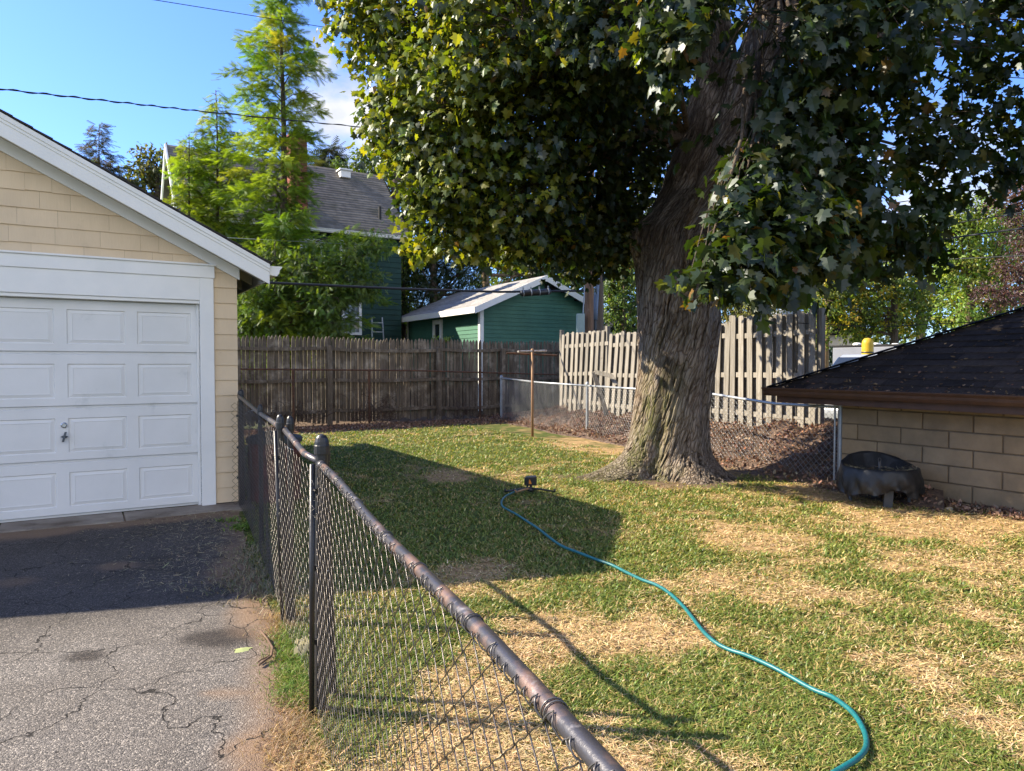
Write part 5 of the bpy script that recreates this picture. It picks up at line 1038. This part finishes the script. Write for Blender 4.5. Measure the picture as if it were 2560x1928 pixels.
def conifer(name, label, u, Y, prof, cols, nbr=150, fsz=.3, tr=.12, droop=.25, dens=1.0, up=.35, group=None, z0=.8, seed=1, sparse=1.0, wts=(.4, .4, .2), fsp=.16, barkm=BARK0, wid=.30, zend=None):
    """prof: (v, left u, right u) outline rows; whorled branches carrying feathery sprays"""
    base = pix(u, 900, Y); base.z = 0; t = thing(name, label, 'tree', tuple(base), group)
    pz = [pix(u, p[0], Y).z for p in prof]; pl = [abs(pix(u, p[0], Y).x - pix(p[1], p[0], Y).x) for p in prof]; prr = [abs(pix(p[2], p[0], Y).x - pix(u, p[0], Y).x) for p in prof]
    order = np.argsort(pz); pz = np.array(pz)[order]; pl = np.array(pl)[order]; prr = np.array(prr)[order]; ztop = pz[-1]
    b = MB(); b.tube([base - Zv * .1] + [base + Vector((.03 * math.sin(z), .03 * math.cos(z * 1.3), z)) for z in np.linspace(.3, ztop, 14)], [tr * 1.4] + list(np.linspace(tr, .012, 14)), 10); b.build('trunk', barkm, t, smooth=True)
    tw = MB(); P = []; A = []; K = []
    for i in range(nbr):
        f = (i + .5) / nbr; z = z0 + (ztop - z0) * (1 - (1 - f) ** 1.0); az = i * 2.39996 + RNG.normal() * .2; cx, sy = math.cos(az), math.sin(az)
        L_ = (np.interp(z, pz, prr) if cx > 0 else np.interp(z, pz, pl)); Lo = .5 * (np.interp(z, pz, prr) + np.interp(z, pz, pl)); L_ = (L_ * abs(cx) + Lo * (1 - abs(cx))) * (RNG.uniform(.62, 1.15) if RNG.random() < .8 else RNG.uniform(.3, .6))
        if L_ < .05: continue
        n = max(3, int(L_ / .22)); pts = []; cb_ = palette(cols, wts, 1, .15)[0]
        for k in range(n + 1):
            g = k / n; pts.append(base + Vector((cx * L_ * g, sy * L_ * g, z - base.z + L_ * (up * g - droop * g * g)))
                                  + Vector(RNG.normal(size=3) * .02 * L_))
        tw.tube(pts, list(np.linspace(.010 + .007 * L_, .004, n + 1)), 5, cap=False)
        g = .12
        m = max(3, int(L_ / fsp * 2.2 * sparse * dens))
        for j in range(m):
            g = .10 + .9 * (j + RNG.random()) / m; a = g * n; k = min(int(a), n - 1); p = pts[k].lerp(pts[k + 1], a - k); sd_ = 1 if j % 2 else -1
            tip = max(.15, 1 - g) * wid * .72 * L_ + .08
            fwd = Vector((cx, sy, 0)); sdv_ = Vector((-sy, cx, 0)) * sd_
            q = p + sdv_ * RNG.uniform(0, 1) * tip + fwd * RNG.uniform(-.05, .15) * L_ * .5 - Zv * RNG.uniform(0, .12)
            for _ in range(2): P.append(tuple(q + Vector(RNG.normal(size=3) * .06))); A.append(tuple(fwd * .6 + sdv_ * RNG.uniform(.1, .8) + Zv * RNG.uniform(-.5, .15))); K.append(cb_ * math.exp(RNG.normal(0, .14)))
    P = np.array(P); A = np.array(A) + RNG.normal(size=(len(A), 3)) * .25; m = len(P); Nv = np.array([0, 0, 1.0]) + rnd(m) * .45
    tw.build('branches', barkm, t, smooth=True); V, Fs, C = place(FROND, FROND_F, P, A, Nv, RNG.uniform(.7, 1.25, m) * fsz, np.array(K)); np_mesh('crown', V, Fs, LEAFB, t, C); return t
RW = [(.15, .23, .022), (.21, .29, .028), (.29, .34, .04)]
conifer('dawn_redwood', 'tallest feathery bright green conifer rising out of the frame before the brick chimney', 713, 21.5, [(-140, 700, 730), (-60, 665, 760), (0, 628, 780), (100, 622, 800), (200, 600, 850), (300, 590, 812), (400, 540, 800), (480, 520, 790), (560, 520, 800), (640, 540, 900), (720, 560, 975), (800, 600, 960), (860, 620, 930)], RW, nbr=150, fsz=.28, tr=.17, dens=2.5, up=.95, droop=.7, z0=.8)
conifer('dawn_redwood', 'slender feathery conifer with a leaning top left of the tallest one', 548, 22.5, [(225, 540, 556), (300, 508, 585), (370, 500, 610), (440, 470, 650), (520, 440, 660), (620, 430, 670), (720, 470, 700), (820, 560, 720)], RW, nbr=90, fsz=.28, tr=.10, dens=2.6, up=.6, droop=.45, seed=2)
conifer('dawn_redwood', 'low rounded feathery conifer just over the cream garage roof', 478, 21.8, [(335, 462, 494), (375, 440, 520), (430, 428, 545), (500, 425, 560), (580, 430, 600), (700, 440, 640), (820, 450, 700)], RW, nbr=75, fsz=.28, tr=.09, dens=2.6, up=.5, droop=.6, seed=3)
bgtree('leafy_tree', 'broad leafy green tree filling the gap between cream garage and dark green house wall', 690, 20.0, [(640, 760, 0, .75, 900), (720, 790, .3, .8, 900), (820, 740, 0, .75, 900), (900, 700, .2, .6, 600), (760, 680, 0, .8, 900), (680, 660, .4, .7, 700), (620, 820, .3, .5, 400), (830, 810, 0, .5, 400), (940, 610, .4, .38, 260), (870, 640, .2, .45, 300)], [(.10, .17, .022), (.15, .22, .026), (.055, .09, .018)], .19, .09, tmpl=(FROND, FROND_F), dens=1.5, clump=.26)
conifer('spruce_tree', 'small dark spruce top above the cream garage roof against the sky', 258, 34, [(310, 252, 264), (345, 240, 276), (370, 218, 290), (400, 205, 310), (440, 195, 330), (520, 180, 350), (700, 160, 370)], [(.045, .055, .03), (.06, .07, .04), (.10, .075, .04)], nbr=80, fsz=.5, tr=.14, dens=1.6, up=-.05, droop=-.12, fsp=.32, wid=.16, z0=6)
bgtree('leafy_tree', 'olive green tree between the little spruce and the grey gabled roof', 400, 36, [(390, 410, 0, 1.0, 700), (360, 450, 0, 1.0, 700), (330, 490, 0, .9, 500), (410, 480, .5, 1.1, 700), (345, 560, 0, 1.6, 900), (420, 560, 0, 1.4, 700)], OLV, .24, .3)
conifer('spruce_tree', 'dark ragged spruce tops peeking over the grey roof ridge', 825, 40, [(362, 820, 830), (385, 805, 845), (410, 790, 870), (440, 780, 885), (520, 770, 890), (700, 760, 900)], [(.03, .045, .022), (.045, .06, .03), (.07, .07, .035)], nbr=80, fsz=.8, tr=.2, dens=1.6, up=-.05, droop=-.1, fsp=.4, wid=.2, z0=9)
bgtree('leafy_tree', 'dense dark green trees behind the right end of the grey roof', 1010, 36, [(880, 425, 0, .9, 500), (930, 415, 0, 1.0, 600), (985, 440, 0, 1.3, 900), (1040, 400, 0, 1.5, 1100), (1010, 520, 0, 1.5, 1100), (1080, 500, 1, 1.8, 1200), (1030, 620, 0, 1.4, 900), (1000, 700, 0, 1.2, 700), (1010, 790, 0, 1.3, 700)], GRN, .22, .3)
bgtree('leafy_tree', 'tall light green tree touching the left rim of the maple crown', 960, 30, [(985, 250, 0, .9, 500), (1020, 330, 0, 1.2, 800), (1000, 420, .3, .9, 500), (960, 500, .5, .5, 200), (1060, 200, 0, 1.2, 800), (1100, 320, 1, 1.5, 900)], [(.08, .12, .03), (.11, .14, .035), (.06, .09, .025)], .20, .25, lean=.06)
bgtree('leafy_tree', 'yellow green shrubby tree at the left corner of the small green garage', 1010, 30, [(1005, 800, 0, .7, 700), (1000, 730, 0, .7, 600), (1020, 680, 0, .6, 400), (990, 640, .5, .7, 500)], YGR, .15, .12)
bgtree('arborvitae_tree', 'tall dark arborvitae clump behind the small green garage', 1085, 29.5, [(1045, 640, 0, .65, 900), (1050, 700, 0, .75, 900), (1050, 770, 0, .8, 900), (1095, 660, .3, .8, 1100), (1100, 720, .3, .9, 1000), (1150, 680, .3, .9, 1100), (1175, 730, .3, .8, 900), (1130, 620, .4, .6, 700), (1190, 650, .3, .6, 600), (1075, 600, .3, .4, 400)], DKG, .20, .25, vert=.7, tmpl=(FROND, FROND_F), dens=.8)
bgtree('leafy_tree', 'leaning brown trunked tree rising behind the green garage ridge', 1232, 31, [(1150, 560, 0, 1.3, 800), (1240, 600, 1, 1.2, 700), (1290, 640, .5, 1.0, 700), (1340, 660, 0, .9, 700), (1390, 700, 0, .9, 600), (1260, 690, 1.5, 1.1, 700), (1180, 590, .5, 1, 500), (1200, 480, 0, 1.5, 700), (1330, 720, .5, .9, 500), (1420, 740, 0, .8, 500)], [(.07, .12, .03), (.11, .16, .04), (.045, .08, .02)], .17, .24, lean=-.06, bark=Mt('pale_bark', (.26, .18, .11), (.15, .10, .06), .9, 8, bump=.6, c3=(.12, .14, .05), ns3=4))
bgtree('leafy_tree', 'leafy green tree between the utility poles and the maple trunk', 1560, 23, [(1550, 700, 0, .55, 700), (1580, 660, .3, .6, 600), (1540, 770, 0, .55, 600), (1590, 760, .3, .6, 600), (1520, 730, .5, .4, 300), (1570, 820, .3, .5, 400), (1530, 650, .8, .6, 400), (1590, 600, .8, .9, 600)], [(.07, .12, .022), (.10, .16, .03), (.14, .19, .035)], .14, .08)
bgtree('leafy_tree', 'pale olive tree behind the boards right of the maple trunk', 1850, 27, [(1830, 800, 0, .9, 700), (1880, 760, 0, 1.0, 800), (1900, 830, 0, .9, 500), (1940, 720, 0, .8, 500), (1830, 720, 1, .9, 500), (1850, 860, .3, .8, 400), (1960, 800, 2, .7, 300)], [(.13, .13, .04), (.18, .17, .05), (.09, .10, .03)], .14, .16)
bgtree('honey_locust_tree', 'yellow and green leaved tree at the right end of the grey fence', 2235, 31, [(2060, 740, 0, 1.0, 900), (2110, 700, 0, 1.1, 1000), (2180, 720, 0, 1.1, 1000), (2240, 700, .3, 1.0, 900), (2290, 740, .3, .9, 700), (2130, 780, 0, 1.0, 900), (2060, 800, 0, .8, 600), (2210, 790, 0, .9, 700), (2160, 840, .3, .9, 500), (2040, 845, .8, .5, 250), (2280, 810, .5, .8, 500), (2100, 640, 1, 1.0, 700)], YEL, .17, .2, wts=(.5, .16, .34), dens=1.2)
bgtree('leafy_tree', 'dark green tree crown behind the yellow and green one', 2300, 36, [(2290, 600, 0, 1.5, 1300), (2340, 680, 0, 1.5, 1200), (2280, 760, 0, 1.4, 1000), (2350, 780, 0, 1.3, 800), (2380, 840, 0, 1.2, 500), (2180, 620, 1, 1.4, 800), (2240, 850, 1, 1.0, 500)], GRN, .22, .28)
bgtree('leafy_tree', 'bright lime green tree over the dark hipped roof', 2420, 27, [(2400, 580, 0, 1.0, 1100), (2450, 540, 0, 1.1, 1100), (2390, 660, 0, .9, 900), (2440, 700, 0, 1.0, 1000), (2400, 770, 0, .9, 800), (2470, 770, 0, .9, 600), (2490, 640, .3, .9, 700), (2360, 520, .3, .7, 500), (2520, 560, .5, .9, 500)], YGR, .16, .18, dens=1.2)
bgtree('plum_tree', 'purple leaved tree at the right edge above the dark roof', 2580, 22, [(2540, 500, 0, .7, 1000), (2570, 580, 0, .8, 1000), (2540, 660, 0, .6, 700), (2580, 720, 0, .7, 800), (2500, 740, 0, .45, 500), (2450, 730, .3, .3, 200), (2640, 620, 0, 1.0, 700), (2560, 450, .3, .4, 300), (2620, 470, 0, .8, 500)], PUR, .11, .12)
# distant belt closing the horizon
for i, (u, Y, v, lab) in enumerate([(-60, 52, 620, 'far green tree hidden low behind the cream garage'), (1500, 60, 560, 'far green tree behind the tops of the utility poles'), (1700, 62, 600, 'far green tree just behind the maple trunk'), (1900, 64, 640, 'far green tree right of the maple trunk above the boards'), (1320, 58, 590, 'far green tree over the green garage ridge'), (2130, 60, 640, 'far green tree behind the yellow leaved one'), (2500, 56, 600, 'far green tree behind the lime green one')]):
    if i == 0: continue
    bgtree('distant_tree', lab, u, Y, [(u + dx, v + dv, RNG.uniform(-1, 1), 3.4, 900) for dx, dv in ((-60, 60), (50, 40), (0, -10), (-30, 150), (60, 150), (0, 230))], GRN, .45, .4, 'distant trees beyond the lot', clump=.6)
# shrubs in front of far house
bgtree('shrub', 'dark green shrub beside the pale tan pole at the grey fence end', 2050, 40, [(2040, 880, 0, .8, 500), (2065, 895, 0, .6, 400), (2090, 885, .5, .7, 300)], DKG, .2, .1)
bgtree('shrub', 'small pale leafed sapling top poking over the brown pickets', s_at and 1102, 19.6, [(1090, 855, 0, .16, 90), (1112, 850, 0, .14, 70)], YGR, .08, .02, clump=.08)
# ================================================================ GRASS, STRAW, DRY LEAVES
def scatter(n, x0, x1, y0, y1, pw=1.0):
    y = (y0 ** -pw + RNG.random(n) * (y1 ** -pw - y0 ** -pw)) ** (-1 / pw)     # denser close by
    x = RNG.uniform(-.80, 1.0, n) * (y + .6); k = (x > x0) & (x < x1); return x[k], y[k]
def lawn_ok(x, y):
    s = x * DX + y * DY; t = -x * DY + y * DX
    lft = x > np.interp(y, [e[1] for e in EDGE], [e[0] for e in EDGE]) + .05 + .05 * np.sin(y * 9); lft = lft | (y > 7.6)
    gx = q1.x + (y - q1.y) / (q3.y - q1.y) * (q3.x - q1.x)
    return lft & (s < 8.1) & (t < 16.9) & ~((s < 1.5) & (t > 8.0)) & ~((x > gx - .15) & (y > 9.0)) & (np.hypot(x - TX + .05, y - TY) > .62)
def blades(n, straw, pw):
    x, y = scatter(n, -6.5, 9.5, .75, 18.5, pw); k = lawn_ok(x, y); x, y = x[k], y[k]; d = dryness(x, y); dm = dirtmask(x, y)
    if straw: p = sstep(.22, 1.05, d) * (1 - .55 * dm) + .025
    else: p = (1 - .86 * sstep(.30, 1.0, d)) * (1 - .93 * dm)
    clump = .35 + .65 * sstep(.35, .6, fbm(x * 9, y * 9, 4, 2)); k = RNG.random(len(x)) < p * clump; x, y, d, dm = x[k], y[k], d[k], dm[k]; n = len(x)
    dist = np.hypot(x, y); a = RNG.uniform(0, 2 * PI, n); z = lawn_z(x, y)
    if straw:
        L_ = RNG.uniform(.014, .048, n) * (1 + .05 * dist); w = .0009 + .00036 * dist; dz = RNG.uniform(-.08, .35, n); z = z + RNG.uniform(.002, .022, n)
        c = palette([(.58, .41, .20), (.46, .32, .15), (.68, .52, .30), (.27, .19, .10)], [.35, .3, .2, .15], n, .2)
        c = c * (1 - .45 * dm[:, None])
    else:
        L_ = RNG.uniform(.016, .042, n) * (1 + .04 * dist) * (1 - .35 * sstep(.3, .8, d)); w = .0015 + .0006 * dist; dz = RNG.uniform(.35, 1.6, n)
        g = palette([(.115, .17, .028), (.165, .215, .036), (.22, .245, .05), (.31, .29, .09)], [.35, .35, .2, .1], n, .2); br = palette([(.50, .37, .15), (.36, .30, .10)], [.5, .5], n, .2)
        mixr = (RNG.random(n) < .15 + .06 * (x > 1) + .48 * sstep(.15, .8, d))[:, None]; c = np.where(mixr, br, g)
    D = norm(np.stack([np.cos(a), np.sin(a), dz], -1)); S = np.stack([-np.sin(a), np.cos(a), 0 * a], -1) * w[:, None]; P = np.stack([x, y, z], -1)
    bend = np.stack([np.cos(a), np.sin(a), -.3 + 0 * a], -1) * (L_ * (.35 if not straw else .1))[:, None]
    V = np.stack([P - S, P + S, P + D * L_[:, None] * .55 + S * .8, P + D * L_[:, None] * .55 - S * .8, P + D * L_[:, None] + bend], 1)
    o = (np.arange(n) * 5)[:, None]; return V.reshape(-1, 3), [o + np.array([0, 1, 2, 3]), o + np.array([3, 2, 4])], np.repeat(c, 5, 0)
V, Fs, C = blades(2050000, False, .6); tag(np_mesh('grass', V, Fs, GRASSM, None, C), kind='stuff')
V, Fs, C = blades(1100000, True, .7); tag(np_mesh('straw', V, Fs, DRYM, None, C), kind='stuff')
# weeds and straw along the driveway edge and the black fence
def tuft(n, pts, spread, L0, L1, cols, w):
    i = RNG.integers(0, len(pts), n); P = np.array(pts)[i] + np.stack([RNG.normal(0, spread, n), RNG.normal(0, spread, n), np.zeros(n)], -1); P[:, 2] = .004
    L_ = RNG.uniform(L0, L1, n); a = RNG.uniform(0, 2 * PI, n); D = norm(np.stack([np.cos(a), np.sin(a), RNG.uniform(.3, 2.2, n)], -1)); S = np.stack([-np.sin(a), np.cos(a), 0 * a], -1) * w
    bend = np.stack([np.cos(a), np.sin(a), -.4 + 0 * a], -1) * (L_ * .4)[:, None]
    V = np.stack([P - S, P + S, P + D * L_[:, None] * .55 + S * .8, P + D * L_[:, None] * .55 - S * .8, P + D * L_[:, None] + bend], 1); o = (np.arange(n) * 5)[:, None]
    return V.reshape(-1, 3), [o + np.array([0, 1, 2, 3]), o + np.array([3, 2, 4])], np.repeat(palette(cols, [1] * len(cols), n), 5, 0)
ed = lambda u, v: tuple(G(u, v)); GC = [(.09, .18, .022), (.14, .22, .03), (.18, .26, .04)]; SCs = [(.45, .32, .17), (.36, .24, .13), (.24, .16, .09)]
pr_ = [tuft(6500, [ed(u, v) for u, v in ((735, 1590), (745, 1610), (760, 1630), (770, 1660), (752, 1650), (765, 1690), (772, 1720), (750, 1690), (785, 1600), (760, 1740))], .065, .02, .065, GC + [(.30, .27, .10), (.10, .15, .02)], .0022),
       tuft(2600, [ed(u, v) for u, v in ((710, 1560), (700, 1545), (690, 1590), (730, 1570), (740, 1760), (760, 1790), (730, 1830), (710, 1870), (750, 1850), (770, 1900), (720, 1910))], .06, .02, .06, SCs, .0016),
       tuft(1800, [ed(u, v) for u, v in ((650, 1400), (660, 1440), (670, 1480), (640, 1380), (630, 1430), (610, 1450), (685, 1500), (600, 1470))], .13, .03, .08, [(.30, .24, .15), (.22, .17, .11), (.16, .17, .09)], .003),
       tuft(260, [ed(u, v) for u, v in ((600, 1325), (575, 1305), (612, 1318))], .05, .03, .07, GC, .006)]
V, Fs, C = merge(pr_); tag(np_mesh('weeds', V, Fs, GRASSM, None, C), kind='stuff')
# dry leaves over the bank, under the picket fence, in the gutter and on the dark roof
CR_ = np.array([(0, 0, .0), (.30, .35, .16), (.16, .75, .05), (0, 1, .12), (-.2, .7, .14), (-.34, .3, .02), (0, .5, -.10)]); CR_F = [[(0, 1, 6), (1, 2, 6), (2, 3, 6), (3, 4, 6), (4, 5, 6), (5, 0, 6)]]
BX, BY, BZ = BANK; n, m = BX.shape; N_ = 26000
fi = RNG.random(N_) * (n - 2); gi = (RNG.random(N_) ** .8) * (m - 2); i0, j0 = fi.astype(int), gi.astype(int); a, b = fi - i0, gi - j0
bl = lambda Q: Q[i0, j0] * (1 - a) * (1 - b) + Q[i0 + 1, j0] * a * (1 - b) + Q[i0, j0 + 1] * (1 - a) * b + Q[i0 + 1, j0 + 1] * a * b
P = np.stack([bl(BX), bl(BY), bl(BZ) + RNG.uniform(0, .045, N_)], -1); P = P[P[:, 2] > .004]
x2 = RNG.uniform(2.4, 9.9, 9000); t2 = 17.0 - np.abs(RNG.normal(0, .55, 9000)); P2_ = np.stack([x2 * DX - t2 * DY, x2 * DY + t2 * DX, RNG.uniform(0, .03, 9000)], -1)
x3 = RNG.uniform(7.7, 8.1, 1400); t3 = RNG.uniform(2.5, 5.6, 1400); P3_ = np.stack([x3 * DX - t3 * DY, x3 * DY + t3 * DX, RNG.uniform(0, .02, 1400)], -1)
P = np.concatenate([P, P2_, P3_]); n = len(P)
BR = [(.20, .12, .08), (.30, .19, .13), (.12, .07, .05), (.40, .28, .20), (.26, .13, .07)]
V, Fs, C = place(CR_, CR_F, P, rnd(n), np.array([0, 0, .9]) + rnd(n) * .6, RNG.uniform(.025, .075, n), palette(BR, [.3, .25, .25, .1, .1], n)); tag(np_mesh('dry_leaves', V, Fs, DRYM, None, C), kind='stuff')
b_ = MB()
for i in range(620):     # tangled dead vines and twigs
    f = RNG.random() if i % 3 else RNG.uniform(.72, 1.02); g = RNG.uniform(.05, .95); ii, jj = min(int((f + .25) / 1.41 * 199), 198), int(g * 48); p = Vector((BX[ii, jj], BY[ii, jj], BZ[ii, jj] + .02)); 
    if BZ[ii, jj] < .01: continue
    a = RNG.uniform(0, 2 * PI); pts = [p]; L_ = RNG.uniform(.12, .5) / 5; up_ = RNG.uniform(.1, .8)
    for k in range(5): a += RNG.normal() * .5; p = p + Vector((math.cos(a) * L_, math.sin(a) * L_, L_ * (up_ - k * .3))); pts.append(p)
    b_.tube(pts, RNG.uniform(.002, .006), 4, cap=False)
tag(b_.build('dry_vines', Mt('dry_twig', (.20, .135, .09), (.11, .07, .045), .9, 9), None), kind='stuff')
# vines on the old rusty fence
b_ = MB()
for i in range(260):
    s = RNG.choice([3.9, 4.7, 6.1, 6.6, 8.9]) + RNG.normal() * .25; p = W(s, OT - .03, RNG.uniform(0, .9) * RNG.random()); a = RNG.uniform(0, PI); pts = [p]
    for k in range(5): a += RNG.normal() * .7; p = p + W(math.cos(a) * .07, RNG.normal() * .02, 0) + Zv * abs(math.sin(a)) * .06; pts.append(p)
    b_.tube(pts, .005, 3, cap=False)
tag(b_.build('dead_creeper', Mt('creeper_twig', (.10, .06, .04), (.06, .035, .025), .9, 9), None), kind='stuff')
# leaves and needles lying on the dark roof and in its gutter
nr = 520; a = RNG.random(nr) ** 2.2 * 2.6; tt = RNG.uniform(1.5, 6.0, nr); ok = tt < ET - a - .1; a, tt = a[ok], tt[ok]; s = ES + a; P = np.stack([s * DX - tt * DY, s * DY + tt * DX, EZ + HSL * a + .022], -1); nr = len(P)
V, Fs, C = place(CR_, CR_F, P, rnd(nr) * np.array([1, 1, .2]), np.array([-.4, 0, .9]) + rnd(nr) * .3, RNG.uniform(.015, .06, nr), palette([(.22, .13, .08), (.16, .10, .06), (.36, .25, .15)], [.5, .3, .2], nr)); tag(np_mesh('roof_leaves', V, Fs, DRYM, None, C), kind='stuff')
# straw clippings on the fire pit cover and driveway
n = 1500; r_ = np.sqrt(RNG.random(n)) * .36; a = RNG.uniform(0, 2 * PI, n); P = np.stack([fp.x + r_ * np.cos(a), fp.y + r_ * np.sin(a), .335 + .06 * (r_ / .36) ** 4 + RNG.uniform(0, .02, n)], -1)
k = ((r_ > .27) | (RNG.random(n) < .3)) & ((np.sin(a) < .25) | (r_ < .25)); P = P[k]
m2 = 2600; u_ = RNG.random(m2); yy = RNG.uniform(4.6, 7.2, m2); xx = edge_x(yy) - np.abs(RNG.normal(0, .55, m2)); P4_ = np.stack([xx, yy, np.full(m2, .02)], -1); P = np.concatenate([P, P4_]); n = len(P)
T3 = np.array([(-.03, 0, 0), (.03, 0, 0), (.03, 1, .0), (-.03, 1, .0)]); V, Fs, C = place(T3, [[(0, 1, 2, 3)]], P, rnd(n) * np.array([1, 1, .15]), np.array([0, 0, 1.0]) + rnd(n) * .3, RNG.uniform(.02, .05, n), palette([(.42, .36, .22), (.30, .25, .15)], [.5, .5], n)); tag(np_mesh('clippings', V, Fs, DRYM, None, C), kind='stuff')
# single fallen leaves and twigs
def one(name, label, cat, u, v, size, col, tm=(MAPLE, MAPLE_F), z=.022, rot=0.5, nrm_=(0, 0, 1)):
    p = G(u, v, z); V, Fs, C = place(*tm, np.array([p]), np.array([(math.cos(rot), math.sin(rot), .05)]), np.array([nrm_], float), np.array([size]), np.array([col])); return tag(np_mesh(name, V, Fs, DRYM, None, C, loc=p), label, cat)
one('fallen_leaf', 'small pale yellow green maple leaf lying on the driveway', 'leaf', 590, 1624, .085, (.42, .46, .20))
one('fallen_leaf', 'curled tan maple leaf in the green tuft by the black fence', 'leaf', 742, 1612, .11, (.34, .30, .16), z=.07, rot=.1, nrm_=(.2, -.5, .8))
b_ = MB(); g_ = lambda u, v: G(u, v, .03); b_.tube([g_(652, 1578), g_(670, 1600), g_(682, 1620), g_(678, 1640), g_(648, 1662)], .006, 6); b_.tube([g_(676, 1640), g_(655, 1648), g_(645, 1655)], .004, 5)
tag(b_.build('twig', Mt('twig_brown', (.16, .10, .065), (.10, .06, .04), .85, 9), None, smooth=True, loc=g_(670, 1600)), 'thin forked brown twig on the driveway edge', 'twig')
